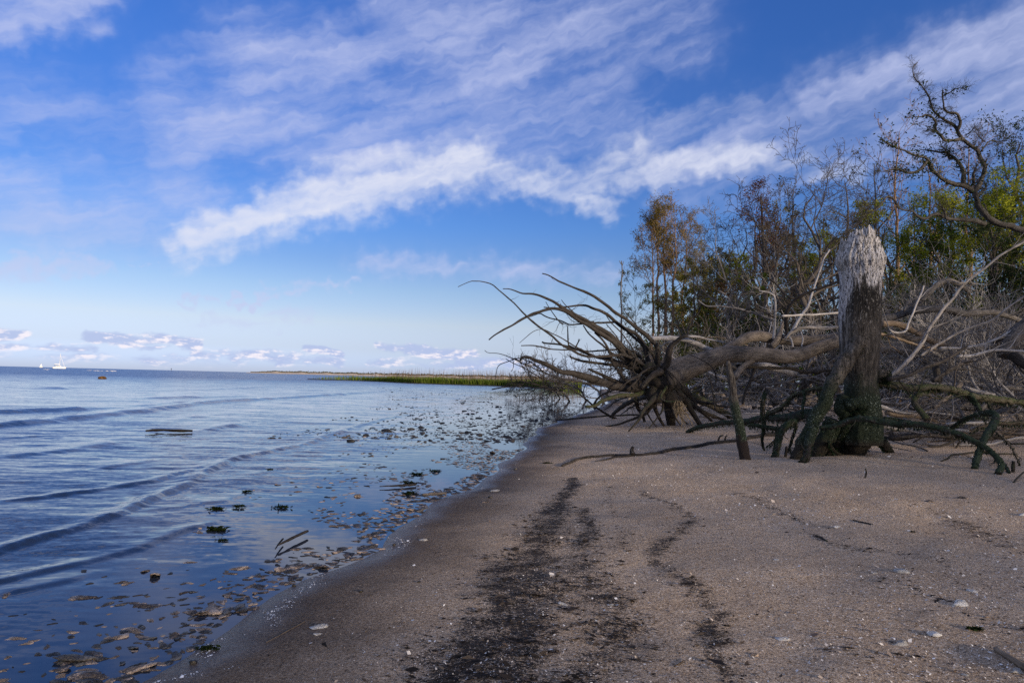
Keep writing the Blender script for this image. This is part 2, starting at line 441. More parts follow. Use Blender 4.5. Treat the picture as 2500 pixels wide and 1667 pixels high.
def leaf(name, stops, trans=0.25, rough=0.6):
    t = NT(name); rpi = t.n('ShaderNodeNewGeometry').outputs['Random Per Island']
    c = t.ramp(t.m('ADD', t.m('MULTIPLY', rpi, 0.35), t.m('MULTIPLY', t.noise(t.pos(), 0.75, 3, 0.6), 0.70)), stops)
    d = t.n('ShaderNodeBsdfDiffuse'); t.set(d.inputs[0], c)
    tr = t.n('ShaderNodeBsdfTranslucent'); t.set(tr.inputs[0], c)
    mx = t.n('ShaderNodeMixShader'); mx.inputs[0].default_value = trans
    t.t.links.new(d.outputs[0], mx.inputs[1]); t.t.links.new(tr.outputs[0], mx.inputs[2]); t.t.links.new(mx.outputs[0], t.out.inputs[0])
    return t.mat
def plain(name, a, b, scale=8.0, rough=0.7, spec=0.3, bump=0.0):
    t = NT(name); n = t.noise(t.pos(), scale, 4, 0.6)
    return t.bsdf(t.mix(t.sm(n, 0.35, 0.65), a, b), rough, t.bump(n, bump, 0.02) if bump else None, spec)
def island(name, stops, rough=0.6, spec=0.3):
    t = NT(name); rpi = t.n('ShaderNodeNewGeometry').outputs['Random Per Island']
    return t.bsdf(t.ramp(rpi, stops), rough, None, spec)

M_DARK = wood('dark_driftwood', (0.009, 0.0078, 0.0072), (0.055, 0.048, 0.045), speck=0.15)  # this and root_wood are darkened, holding the root fan's self-shadow in the colour
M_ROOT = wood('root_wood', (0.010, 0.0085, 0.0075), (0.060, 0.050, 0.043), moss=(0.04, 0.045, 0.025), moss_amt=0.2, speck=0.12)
M_TRUNK = wood('brown_bark', (0.026, 0.022, 0.019), (0.20, 0.172, 0.152), speck=0.2, scale=42, bump=1.0)
M_GREY = wood('grey_driftwood', (0.055, 0.051, 0.050), (0.27, 0.255, 0.255), speck=0.25)
M_PALE = wood('pale_driftwood', (0.15, 0.145, 0.148), (0.46, 0.445, 0.45), speck=0.2)
M_TAN = wood('tan_driftwood', (0.07, 0.052, 0.036), (0.27, 0.21, 0.155))
M_MOSS = wood('mossy_root', (0.012, 0.011, 0.009), (0.060, 0.054, 0.042), moss=(0.026, 0.042, 0.024), moss_amt=0.55, speck=0.5, bump=1.0)
M_MOSSY = wood('mossy_limb', (0.022, 0.021, 0.015), (0.105, 0.096, 0.07), moss=(0.055, 0.068, 0.028), moss_amt=0.42, speck=0.3, bump=1.0)
M_FURROW = wood('furrowed_bark', (0.022, 0.020, 0.019), (0.155, 0.145, 0.143), speck=0.15, scale=36, bump=1.2)
M_BARE = wood('bare_branch_bark', (0.020, 0.017, 0.016), (0.095, 0.083, 0.077), speck=0.25)
M_BAREG = wood('grey_branch_bark', (0.050, 0.046, 0.045), (0.20, 0.188, 0.185), speck=0.25)
M_PINE = wood('pine_bark', (0.075, 0.048, 0.034), (0.30, 0.20, 0.135), scale=25)
M_OAK = wood('lichen_bark', (0.012, 0.011, 0.010), (0.085, 0.078, 0.074), moss=(0.02, 0.026, 0.014), moss_amt=0.2, speck=0.3)
L_RUST = leaf('rust_needles', [(0.15, (0.05, 0.042, 0.015)), (0.5, (0.125, 0.098, 0.030)), (0.9, (0.25, 0.175, 0.050))])
L_RED = leaf('red_brown_needles', [(0.15, (0.035, 0.018, 0.012)), (0.5, (0.085, 0.040, 0.022)), (0.9, (0.15, 0.068, 0.034))])
L_OLIVE = leaf('olive_leaves', [(0.15, (0.055, 0.062, 0.014)), (0.5, (0.16, 0.15, 0.028)), (0.9, (0.34, 0.28, 0.05))], 0.45)  # brightened so part of the sunlight sits in the leaf colour
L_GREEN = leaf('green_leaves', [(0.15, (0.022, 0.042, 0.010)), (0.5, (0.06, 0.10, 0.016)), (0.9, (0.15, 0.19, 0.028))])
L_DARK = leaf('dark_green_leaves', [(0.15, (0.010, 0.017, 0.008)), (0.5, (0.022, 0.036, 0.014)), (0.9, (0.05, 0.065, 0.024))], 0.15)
L_LIME = leaf('yellow_green_leaves', [(0.15, (0.07, 0.10, 0.012)), (0.5, (0.20, 0.235, 0.022)), (0.9, (0.42, 0.41, 0.045))], 0.45)  # leaf colour raised to carry sunlight as well as its own green

# ------------------------------------------------------------------ beach sand
def px_line(pts): return np.array([G(u * 1.0629, v * 1.0629)[:2] for u, v in pts])   # traced on the 2352 px view
WR = [  # (points, half widths in metres, strength)
    ([(1318, 1098), (1300, 1140), (1262, 1190), (1240, 1240), (1222, 1290), (1195, 1350), (1190, 1420), (1150, 1490), (1090, 1568), (1080, 1640)], [.05, .06, .09, .12, .14, .15, .14, .17, .17, .16], 1.05),
    ([(1245, 1270), (1205, 1340), (1160, 1380), (1110, 1420), (1060, 1470), (1020, 1520), (1000, 1600)], [.06, .08, .07, .07, .09, .09, .08], .75),
    ([(1340, 1165), (1345, 1210), (1335, 1260), (1330, 1310), (1350, 1350), (1385, 1390), (1405, 1440), (1390, 1490), (1340, 1560), (1320, 1640)], [.05, .05, .08, .09, .10, .09, .08, .08, .08, .08], .85),
    ([(1235, 1330), (1290, 1350), (1340, 1340)], [.1, .12, .08], .8), ([(1210, 1440), (1290, 1450), (1390, 1440)], [.06, .07, .06], .6),
    ([(1440, 1210), (1425, 1250), (1395, 1290), (1350, 1320)], [.03, .04, .05, .05], .5),
    ([(1480, 1130), (1540, 1165), (1592, 1188), (1570, 1215), (1515, 1250), (1505, 1280), (1545, 1325), (1590, 1350), (1640, 1385), (1672, 1412), (1630, 1435), (1645, 1480), (1670, 1530), (1690, 1600)], [.03, .03, .035, .035, .035, .04, .045, .045, .04, .035, .045, .04, .04, .04], .9),
    ([(1690, 1132), (1745, 1150), (1790, 1172), (1830, 1196), (1900, 1212)], [.03, .03, .03, .03, .02], .8),
    ([(1860, 1226), (1920, 1250), (1990, 1262), (2060, 1272), (2150, 1282), (2210, 1300)], [.02, .03, .03, .03, .03, .02], .8),
    ([(2060, 1150), (2130, 1170), (2200, 1200), (2270, 1230), (2340, 1270)], [.03, .04, .05, .05, .04], .65),
    ([(2020, 1340), (2090, 1350), (2180, 1380), (2260, 1420), (2352, 1440)], [.03, .04, .05, .05, .04], .35),
    ([(1930, 1500), (2000, 1520), (2100, 1510)], [.03, .04, .03], .3), ([(1360, 1090), (1400, 1120), (1390, 1160), (1430, 1190)], [.03, .03, .03, .03], .45),
]
WRW = [(px_line(a), np.array(b), c) for a, b, c in WR]
def wrack(x, y):
    o = np.zeros(np.shape(x)); q = v3(np.asarray(x) * 3.2, np.asarray(y) * 2.0)
    x = x + .055 * fbm(q, 4, .65); y = y + .09 * fbm(q + 31.7, 4, .65)
    for pts, w, s in WRW:
        d, t, _ = seg_dist(x, y, pts)
        ww = np.interp(t, np.arange(len(w)), w) * 1.55
        o = np.maximum(o, s * np.clip(1.18 - d / ww * 0.62, 0, 1))
    return o
NR, NCB = 340, 380
yy = np.concatenate([np.linspace(-45, 1.3, 22), 1.45 * (230 / 1.45) ** np.linspace(0, 1, NR)])
s_ = np.linspace(0, 1, NCB); xo = 150 * (np.exp(5.2 * s_) - 1) / (np.exp(5.2) - 1)
Yg = np.repeat(yy[:, None], NCB, 1); Xg = shore_x(Yg) - 0.9 - 0.01 * np.clip(Yg, 0, None) + xo[None]
Zg = ground(Xg, Yg)
offg = Xg - shore_x(Yg)
near = (Yg < 22) & (Yg > 1.0)
wk = np.zeros_like(Xg); wk[near] = wrack(Xg[near], Yg[near])
idx = np.arange(Xg.size).reshape(Xg.shape)
Qg = np.stack([idx[:-1, :-1], idx[:-1, 1:], idx[1:, 1:], idx[1:, :-1]], -1).reshape(-1, 4)
def sand_mat():
    t = NT('beach_sand'); p = t.pos(); off = t.attr('off', True); wr = t.attr('wrack', True)
    g1 = t.noise(p, 210, 3, 0.7); g2 = t.noise(p, 70, 4, 0.7); g3 = t.noise(p, 1.3, 4, 0.6); g4 = t.noise(p, 14, 3, 0.6)
    f = t.m('ADD', t.m('ADD', t.m('MULTIPLY', g1, 1.5), t.m('MULTIPLY', g2, 1.05)), t.m('ADD', t.m('MULTIPLY', g3, 0.25), t.m('MULTIPLY', g4, 0.15)))
    dry = t.ramp(t.m('SUBTRACT', f, 1.0), [(0.20, (0.10, 0.070, 0.048)), (0.42, (0.36, 0.262, 0.178)), (0.56, (0.48, 0.365, 0.262)), (0.76, (0.80, 0.68, 0.55))])
    # pale shell grit
    vo = t.n('ShaderNodeTexVoronoi'); t.set(vo.inputs['Vector'], p); vo.inputs['Scale'].default_value = 75
    sp = t.n('ShaderNodeSeparateColor'); t.set(sp.inputs[0], vo.outputs['Color'])
    dens = t.m('MULTIPLY', t.sm(t.noise(p, 0.8, 3, 0.6), 0.38, 0.66), t.sm(off, 0.3, 2.5))
    grit = t.m('MULTIPLY', t.m('GREATER_THAN', sp.outputs[0], t.m('SUBTRACT', 0.992, t.m('MULTIPLY', dens, 0.09))), t.m('LESS_THAN', vo.outputs['Distance'], 0.36))
    dry = t.mix(grit, dry, (0.66, 0.60, 0.54))
    dg = t.m('MULTIPLY', t.m('GREATER_THAN', sp.outputs[1], 0.955), t.m('LESS_THAN', vo.outputs['Distance'], 0.42))
    dry = t.mix(t.m('MULTIPLY', dg, 0.75), dry, (0.06, 0.045, 0.035))
    # dark plant litter washed into streaks, with ragged fibres lying across the slope
    pv = t.vmul(p, (1.0, 1.45, 1.0)); w1 = t.noise(pv, 34, 6, 0.8); w2 = t.noise(pv, 5.0, 4, 0.6)
    w3 = t.noise(t.vmul(p, (1.0, 1.3, 1.0)), 95, 4, 0.75)
    wn = t.m('ADD', t.m('ADD', t.m('MULTIPLY', t.m('SUBTRACT', w1, 0.5), 2.6), t.m('MULTIPLY', t.m('SUBTRACT', w3, 0.5), 3.2)), t.m('MULTIPLY', t.m('SUBTRACT', w2, 0.5), 2.0))
    wm = t.sm(t.m('ADD', wr, wn), 0.80, 1.10); wm = t.m('MULTIPLY', wm, t.sm(wr, 0.02, 0.25))
    spill = t.m('MULTIPLY', t.sm(t.noise(pv, 17, 5, 0.75), 0.64, 0.72), t.m('MULTIPLY', t.sm(off, 1.0, 3.0), 0.55))
    wm = t.m('MAXIMUM', wm, spill)
    col = t.mix(t.m('MULTIPLY', wm, 0.95), dry, t.mix(g2, (0.012, 0.010, 0.010), (0.040, 0.032, 0.030)))
    # leaf litter under the woods
    lit = t.m('MULTIPLY', t.sm(t.m('ADD', off, t.m('MULTIPLY', t.noise(p, 0.5, 3), 6.0)), 15, 22), 0.85)
    col = t.mix(lit, col, t.mix(g4, (0.03, 0.022, 0.016), (0.10, 0.075, 0.05)))
    # wet strip
    wet = t.sm(t.m('ADD', off, t.m('MULTIPLY', t.m('SUBTRACT', t.noise(p, 2.2, 3), 0.5), 0.5)), 1.25, 0.10)
    dk = t.n('ShaderNodeMix', data_type='RGBA', blend_type='MULTIPLY'); dk.inputs[0].default_value = 1.0
    t.set(dk.inputs[6], col); t.set(dk.inputs[7], t.mix(wet, (1, 1, 1), (0.22, 0.21, 0.215)))
    soak = t.sm(t.m('ADD', off, t.m('MULTIPLY', t.m('SUBTRACT', t.noise(p, 3.0, 3), 0.5), 0.35)), 0.34, 0.02)
    rough = t.m('SUBTRACT', 0.93, t.m('ADD', t.m('MULTIPLY', wet, 0.10), t.m('MULTIPLY', soak, 0.50)))
    h = t.m('ADD', t.m('ADD', t.m('MULTIPLY', g1, 0.5), t.m('MULTIPLY', g2, 0.8)), t.m('ADD', t.m('MULTIPLY', g4, 1.6), t.m('MULTIPLY', wm, 0.6)))
    return t.bsdf(dk.outputs[2], rough, t.bump(h, 1.0, 0.014), t.m('ADD', 0.18, t.m('MULTIPLY', soak, 0.35)))
M_SAND = sand_mat()
beach = put('beach', make_mesh('beach', np.stack([Xg, Yg, Zg], -1).reshape(-1, 3), Qg, M_SAND, {'off': offg.ravel(), 'wrack': wk.ravel()}))
tag(beach, kind='structure')

# ------------------------------------------------------------------ water
CREST = [  # (points on the 2352 px view, height m, width m)
    ([(-60, 985), (0, 980), (200, 960), (330, 945), (480, 925), (700, 912), (800, 905), (905, 897)], .075, .42),
    ([(-60, 952), (0, 948), (150, 944), (280, 934)], .075, .5), ([(290, 934), (420, 927), (505, 918)], .055, .4),
    ([(265, 917), (400, 914), (650, 908)], .06, .5), ([(0, 890), (120, 893), (210, 888)], .07, .7), ([(370, 898), (520, 893), (660, 886)], .05, .6),
    ([(330, 907), (372, 905)], .06, .4), ([(440, 996), (520, 980), (588, 965)], .035, .18),
    ([(-40, 1058), (60, 1045), (160, 1035), (240, 1022), (300, 1012)], .022, .22),
    ([(-60, 1290), (0, 1270), (100, 1240), (200, 1213), (270, 1185), (330, 1160), (390, 1133), (430, 1110), (480, 1080), (530, 1060), (600, 1043), (700, 1020), (800, 985), (880, 963), (960, 947)], .026, .085),
    ([(-20, 1153), (100, 1143), (200, 1130), (350, 1105), (450, 1080), (525, 1053)], .018, .09),
    ([(-60, 1350), (0, 1336), (120, 1305), (220, 1285), (300, 1265), (380, 1235), (430, 1213), (490, 1192)], .013, .055),
    ([(-30, 1372), (60, 1352), (150, 1330), (200, 1312)], .008, .05), ([(300, 1175), (420, 1165), (520, 1150), (600, 1120)], .006, .05),
    ([(560, 1095), (640, 1078), (700, 1062)], .007, .06), ([(840, 990), (900, 978), (940, 960)], .008, .07), ([(330, 985), (430, 960), (560, 945)], .02, .25),
    ([(-60, 1015), (60, 1004), (150, 1000)], .022, .2), ([(100, 1090), (220, 1078), (330, 1060), (400, 1050)], .010, .1),
]
NRW, NCW = 720, 270
yw = np.concatenate([[-60, -20, -5, 0.5], 1.6 * (16 / 1.6) ** np.linspace(0, 1, 590, endpoint=False), 16 * (170 / 16) ** np.linspace(0, 1, NRW - 590), [190, 230, 300, 420, 650, 1000, 1700, 3000, 6000, 12000]])
sw = np.linspace(0, 1, NCW)
xl = np.where((yw > 1) & (yw < 200), 2.5 + 1.15 * np.clip(yw, 0, None), 14 + 1.1 * np.clip(yw, 0, None))
Yw = np.repeat(yw[:, None], NCW, 1)
edge = np.where(Yw < 200, shore_x(np.minimum(Yw, 200)) + 1.2, 0) + np.where(Yw >= 200, Yw * 1.5, 0)
Xw = edge - (xl[:, None] * 1.0 + np.where(Yw >= 200, Yw * 1.5, 0) + 3) * (np.exp(1.6 * sw[None]) - 1) / (np.exp(1.6) - 1)
offw = shore_x(np.minimum(Yw, 200)) - Xw
near = (Yw < 120) & (Yw > 1.2)
calm = np.clip((offw - 0.25 - 0.09 * np.clip(Yw, 0, 40)) / (0.9 + 0.10 * np.clip(Yw, 0, 60)), 0, 1)
Zw = np.zeros_like(Xw)
xx, yv = Xw[near], Yw[near]
jx = 0.05 * fbm(v3(xx * 1.2, yv * 1.2, 3.3), 3); jy = 0.07 * fbm(v3(xx * 1.2, yv * 1.2, 9.1), 3)
zc = np.zeros_like(xx)
for pts, hh, ww in CREST:
    ln = np.array([flat(u * 1.0629, v * 1.0629)[:2] for u, v in pts])
    d, tt, sg = seg_dist(xx + jx, yv + jy * (0.5 + ww), ln)
    ends = np.clip(np.minimum(tt, len(pts) - 1 - tt) / 0.8, 0.0, 1)
    sd_ = d * sg
    ww = max(ww * 1.15, .085)
    near_side = np.where(sg > 0, ww * 0.5, ww * 1.4)
    prof = np.exp(-(d / near_side) ** 2)
    vary = 0.9 + 0.22 * fbm(v3(xx * 1.2 / (0.3 + ww * 3), yv * 1.2 / (0.3 + ww * 3), 1.0), 3)
    zc = np.maximum(zc, 1.35 * hh * prof * ends * vary)
chop = 0.006 * fbm(v3(xx * 1.6, yv * 3.6), 4) * np.clip(yv / 6, 0.15, 1.6) * calm[near]
rip = 0.0022 * fbm(v3(xx * 7, yv * 14), 2) * np.clip(1.6 - yv / 10, 0, 1) * np.clip(calm[near] + 0.12, 0, 1)
Zw[near] = zc + chop + rip
idx = np.arange(Xw.size).reshape(Xw.shape)
Qw = np.stack([idx[:-1, 1:], idx[:-1, :-1], idx[1:, :-1], idx[1:, 1:]], -1).reshape(-1, 4)
def water_mat():
    t = NT('sea_water'); p = t.pos(); calm_ = t.attr('calm', True)
    pv = t.vmul(p, (1.0, 2.1, 1.0))
    def slope(vec, scale, detail, rough, amp):      # facet tilt straight from a noise vector: holds at any distance
        x = t.n('ShaderNodeTexNoise'); t.set(x.inputs['Vector'], vec); x.inputs['Scale'].default_value = scale
        x.inputs['Detail'].default_value = detail; x.inputs['Roughness'].default_value = rough
        y = t.n('ShaderNodeVectorMath', operation='SUBTRACT'); t.set(y.inputs[0], x.outputs[1]); y.inputs[1].default_value = (0.5, 0.5, 0.5)
        return t.vmul(y.outputs[0], amp)
    def vadd(a_, b_):
        y = t.n('ShaderNodeVectorMath', operation='ADD'); t.set(y.inputs[0], a_); t.set(y.inputs[1], b_); return y.outputs[0]
    a = slope(t.vmul(p, (1.0, 2.0, 1.0)), 6.0, 3, 0.55, (0.22, 0.42, 0.0))
    b = slope(t.vmul(p, (0.45, 1.6, 1.0)), 1.1, 4, 0.6, (0.20, 0.62, 0.0))
    c = slope(t.vmul(p, (1.0, 1.7, 1.0)), 19.0, 3, 0.6, (0.26, 0.52, 0.0))
    tl = t.n('ShaderNodeVectorMath', operation='SCALE'); t.set(tl.inputs[0], vadd(vadd(a, b), c))
    t.set(tl.inputs['Scale'], t.m('ADD', 0.04, t.m('MULTIPLY', calm_, 0.54)))
    geo = t.n('ShaderNodeNewGeometry'); nn = t.n('ShaderNodeVectorMath', operation='NORMALIZE')
    sb = t.n('ShaderNodeSeparateXYZ'); t.set(sb.inputs[0], tl.outputs[0])      # the steep faces of the wavelets look towards the beach
    cb = t.n('ShaderNodeCombineXYZ'); t.set(cb.inputs[0], t.m('ADD', sb.outputs[0], t.m('MULTIPLY', calm_, 0.03)))
    t.set(cb.inputs[1], t.m('SUBTRACT', t.m('MULTIPLY', sb.outputs[1], 0.6), t.m('ADD', t.m('MULTIPLY', t.m('ABSOLUTE', sb.outputs[1]), t.m('MULTIPLY', calm_, 0.2)), t.m('ADD', t.m('MULTIPLY', calm_, 0.0), t.m('MULTIPLY', t.m('MAXIMUM', t.m('SUBTRACT', calm_, 1.0), 0.0), 0.085)))))
    t.set(nn.inputs[0], vadd(geo.outputs['Normal'], cb.outputs[0]))
    col = t.mix(t.sm(t.noise(p, 0.6, 3), 0.4, 0.6), (0.018, 0.027, 0.044), (0.028, 0.034, 0.048))
    return t.bsdf(col, 0.04, nn.outputs[0], 0.5, IOR=1.42)
M_WATER = water_mat()
sea = put('sea', make_mesh('sea', np.stack([Xw, Yw, Zw], -1).reshape(-1, 3), Qw, M_WATER, {'calm': (np.clip(calm, 0, 1) * (1 + np.clip((Yw - 30) / 90, 0, 1.1))).ravel()}))
tag(sea, kind='structure')

# ------------------------------------------------------------------ far shore, marsh
def far_strip():
    n = 160; u = np.linspace(600, 1330, n)
    V = []; rows = [(-2, -0.2), (0, 0.05), (10, 1.1), (22, 1.6), (30, 2.2), (60, 2.6), (160, 2.2)]
    for k, (dy, z) in enumerate(rows):
        for i in range(n):
            d = 1000 - 380 * (i / n) + dy
            q = P(u[i], 924, d)
            e = min(1.0, i / 14.0)
            V.append((q[0], q[1], (z * (0.25 + 0.75 * e) + (0.6 * math.sin(i * 0.7) * math.sin(i * 0.23 + 1) if z > 1 else 0) * e)))
    idx = np.arange(len(rows) * n).reshape(len(rows), n)
    Q = np.stack([idx[:-1, :-1], idx[:-1, 1:], idx[1:, 1:], idx[1:, :-1]], -1).reshape(-1, 4)
    return np.array(V), Q
Vf, Qf = far_strip()
M_FARSAND = plain('far_sand', (0.55, 0.42, 0.27), (0.66, 0.52, 0.35), 0.05)
tag(put('far_shore', make_mesh('far_shore', Vf, Qf, M_FARSAND)), kind='structure')
n = 160; base = Vf.reshape(7, n, 3)
C = []
for i in range(4, n):
    m_ = 26
    k = rng.uniform(4.2, 6.0, m_); k0 = k.astype(int); f = (k - k0)[:, None]
    b0 = base[k0, i]; b1 = base[np.minimum(k0 + 1, 6), i]
    q = b0 + (b1 - b0) * f
    q[:, 0] += rng.normal(0, 3, m_); q[:, 2] += 0.35 + rng.random(m_) * np.where(rng.random(m_) < 0.05, 2.2, 0.8) * min(1, i / 25)
    C.append(q)
C = np.concatenate(C); V, Q = rhombs(C, np.full(len(C), 0.9), 0.7)
L_SCRUB = leaf('dune_scrub_leaves', [(0.15, (0.035, 0.035, 0.018)), (0.5, (0.075, 0.068, 0.032)), (0.9, (0.14, 0.12, 0.055))])
tag(put('dune_scrub', make_mesh('dune_scrub', V, Q, L_SCRUB, None, False)), 'low scrub covering the sandy far shore behind the marsh', 'scrub', kind='stuff')

# marsh island: mud bank, grass, dead stalks
mb = [(752, 926.5), (800, 928), (860, 929.5), (930, 932), (1000, 935.5), (1080, 938), (1160, 940.5), (1240, 943), (1330, 946.5), (1420, 949)]
front = np.array([flat(u, v) for u, v in mb])
back = front.copy(); back[:, 1] += np.linspace(4, 60, len(front)); back[:, 0] *= back[:, 1] / front[:, 1]
fr = resample(front, 60); bk = resample(back, 60)
rowsV = np.stack([fr + np.array([0, -2.0, -0.05]), fr + np.array([0, 0, 0.10]), fr * 0.9 + bk * 0.1 + np.array([0, 0, 0.16]), bk + np.array([0, 0, 0.2])], 0)
rowsV[1:3, :, 2] += 0.05 * rng.random((2, 60))
idx = np.arange(240).reshape(4, 60); Q = np.stack([idx[:-1, :-1], idx[:-1, 1:], idx[1:, 1:], idx[1:, :-1]], -1).reshape(-1, 4)
M_MUD = plain('wet_mud', (0.018, 0.013, 0.011), (0.045, 0.034, 0.028), 3.0, 0.55, 0.4, 0.6)
tag(put('mud_bank', make_mesh('mud_bank', rowsV.reshape(-1, 3), Q, M_MUD)), kind='structure')
def blades(base, h, wdt, lean, r=rng):
    n = len(base); a = r.random(n) * 2 * np.pi; dx = np.stack([np.cos(a), np.sin(a), np.zeros(n)], 1) * wdt[:, None]
    ln = np.stack([r.normal(0, 1, n), r.normal(0, 1, n), np.zeros(n)], 1) * (lean * h)[:, None]
    mid = base + ln * 0.35 + np.array([0, 0, 1.0]) * (h * 0.55)[:, None]; top = base + ln + np.array([0, 0, 1.0]) * h[:, None]
    V = np.stack([base - dx, base + dx, mid + dx * 0.8, mid - dx * 0.8, top], 1).reshape(-1, 3)
    b = np.arange(n)[:, None] * 5
    return V, b + np.array([[0, 1, 2, 3]]), b + np.array([[3, 2, 4]])
NG = 26000
t_ = np.sqrt(rng.random(NG)) ** 0.8; w_ = rng.random(NG) ** 2.2
ii = t_ * 59; i0 = np.minimum(ii.astype(int), 58); f = (ii - i0)[:, None]
fp = rowsV[1, i0] * (1 - f) + rowsV[1, i0 + 1] * f; bp = rowsV[3, i0] * (1 - f) + rowsV[3, i0 + 1] * f
bs = fp + (bp - fp) * w_[:, None]
hg = 1.2 * (0.65 + 0.5 * rng.random(NG)) * (0.8 + 0.25 * fbm(v3(bs[:, 0] * 0.2, bs[:, 1] * 0.1), 2)) * np.clip(0.55 + t_ * 2.2, 0, 1)
V, Qb, Tb = blades(bs, hg, np.full(NG, 0.035), 0.12)
L_MARSH = leaf('marsh_blades', [(0.15, (0.05, 0.085, 0.014)), (0.5, (0.11, 0.165, 0.024)), (0.9, (0.24, 0.27, 0.06))], 0.35)
tag(put('marsh_grass', make_mesh('marsh_grass', V, [Qb, Tb], L_MARSH, None, False)), 'bright green marsh grass standing on the dark mud bank', 'grass', kind='stuff')
sel = (t_ > 0.12) & (rng.random(NG) < np.clip(0.18 * (t_ - 0.1) * 2, 0, 0.085)); bsd = bs[sel]; nd_ = len(bsd)
V, Qb, Tb = blades(bsd, 1.35 + 1.75 * rng.random(nd_) ** 1.3 * np.clip(0.3 + t_[sel] * 1.3, 0, 1), np.full(nd_, 0.02), 0.08)
L_STALK = leaf('dead_stalks', [(0.15, (0.06, 0.045, 0.038)), (0.5, (0.11, 0.085, 0.07)), (0.9, (0.18, 0.14, 0.11))], 0.05)
tag(put('dead_reeds', make_mesh('dead_reeds', V, [Qb, Tb], L_STALK, None, False)), 'thin grey dead stalks rising out of the marsh grass', 'reeds', kind='stuff')

# ------------------------------------------------------------------ traced limbs
def zoom(x0, y0, sc): return lambda pts: [(x0 + x / sc, y0 + y / sc) for x, y in pts]
ZA = zoom(1100, 640, 5.2275); ZB = zoom(1400, 740, 4.611); ZC = zoom(1700, 740, 3.733); ZD = zoom(2100, 140, 3.135)
ZE = zoom(1500, 480, 3.92); ZF = zoom(2120, 560, 3.921); ZG = zoom(1700, 500, 2.306); ZH = zoom(1100, 600, 2.703)
ZS = zoom(1900, 520, 2.375); ZR = zoom(2100, 600, 2.6125)
_sd = [100]
def limb3(pts, d0, d1, ra, rb, M=None, gn=0.6, bow=0.0, seed=None):
    """photo polyline -> 3-D limb between depths d0..d1; radii in photo pixels at each end (list or pair)"""
    _sd[0] += 1; sd_ = _sd[0] if seed is None else seed
    pts = np.array(pts, float); L = np.linalg.norm(np.diff(pts, axis=0), axis=1).sum()
    if M is None: M = int(np.clip(L / 7, 8, 60))
    q = resample(pts, M); s = np.linspace(0, 1, M)
    d = d0 + (d1 - d0) * s + bow * np.sin(s * np.pi)
    p = np.array([P(u, v, dd) for (u, v), dd in zip(q, d)])
    r = (ra + (rb - ra) * s) * d / F
    r = r * (1 + 0.12 * vnoise(v3(s * L / 22, sd_ * 3.1, 0)))
    p = wobble(p, gn * 0.012 * d.mean() / 9, sd_, 2.0)
    return p, r
def add_limb(part, p, r, lump=0.10, k=None):
    if k is None: k = int(np.clip(r.max() / 0.012, 6, 16))
    V, Q, g = tubes(p, r, k, lump, True); part.add(V, Q, g=g)
def twiggy(part, limbs, n, length, r=rng, ang=(25, 70), up=0.0, k=4, levels=1, M=6, rmax=0.012, gn=0.22, t0=0.15, rr=0.45):
    """bare twigs on traced limbs"""
    PP = np.array([resample(p, 14) for p, _ in limbs]); RR = np.array([np.interp(np.linspace(0, 1, 14), np.linspace(0, 1, len(q)), q) for _, q in limbs])
    out = []
    for lv in range(levels):
        PP, RR = grow(PP, RR, n if lv == 0 else max(2, n // 2), (length[0] * 0.55 ** lv, length[1] * 0.55 ** lv), ang, gn, up, M, t0, 1.0, rr, 0.25, rmax, r=r)
        V, Q, g = tubes(PP, np.maximum(RR, 0.0018), k); part.add(V, Q, g=g); out.append((PP, RR))
    return out

# ------------------------------------------------------------------ the uprooted tree
DH = Gd(1655, 1040)             # depth of the root plate
FT = thing('fallen_tree', 'big uprooted tree lying on the sand, dark roots fanned out towards the water', 'fallen tree', G(1655, 1040))
root_parts = []
def L_(pts, dtip, dhub, rtip, rhub, name='root', mat=None, tw=0, twl=(0.1, 0.35), gn=0.6, bow=0.0, lump=0.10):
    p, r = limb3(pts, dtip, dhub, rtip, rhub, gn=gn, bow=bow)
    pt = Part(); add_limb(pt, p, r, lump)
    if tw: twiggy(pt, [(p, r)], tw, twl, rmax=0.006, t0=0.05)
    pt.build(name, mat or M_DARK, FT); root_parts.append((p, r)); return p, r
h = DH
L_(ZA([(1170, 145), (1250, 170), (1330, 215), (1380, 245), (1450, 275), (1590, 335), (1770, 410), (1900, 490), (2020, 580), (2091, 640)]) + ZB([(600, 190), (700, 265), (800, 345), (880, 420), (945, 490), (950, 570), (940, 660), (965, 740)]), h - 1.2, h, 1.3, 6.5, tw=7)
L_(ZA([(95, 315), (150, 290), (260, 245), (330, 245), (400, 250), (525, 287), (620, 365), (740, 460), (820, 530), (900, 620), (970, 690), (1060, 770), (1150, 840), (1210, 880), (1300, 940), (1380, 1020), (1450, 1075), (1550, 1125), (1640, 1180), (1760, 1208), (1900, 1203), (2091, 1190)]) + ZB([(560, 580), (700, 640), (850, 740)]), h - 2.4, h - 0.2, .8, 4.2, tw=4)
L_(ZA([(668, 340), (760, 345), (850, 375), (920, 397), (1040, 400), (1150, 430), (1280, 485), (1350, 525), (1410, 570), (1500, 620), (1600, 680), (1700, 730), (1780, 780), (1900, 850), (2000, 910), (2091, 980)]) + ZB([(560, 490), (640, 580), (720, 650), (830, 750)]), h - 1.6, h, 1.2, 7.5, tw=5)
L_(ZA([(1190, 575), (1300, 583), (1400, 585), (1480, 575), (1700, 555), (1800, 590), (1920, 630), (2020, 680), (2091, 740)]) + ZB([(520, 240), (600, 300), (690, 340), (750, 400), (790, 480), (820, 580), (860, 720)]), h - .6, h + .2, 1.6, 6, tw=6)
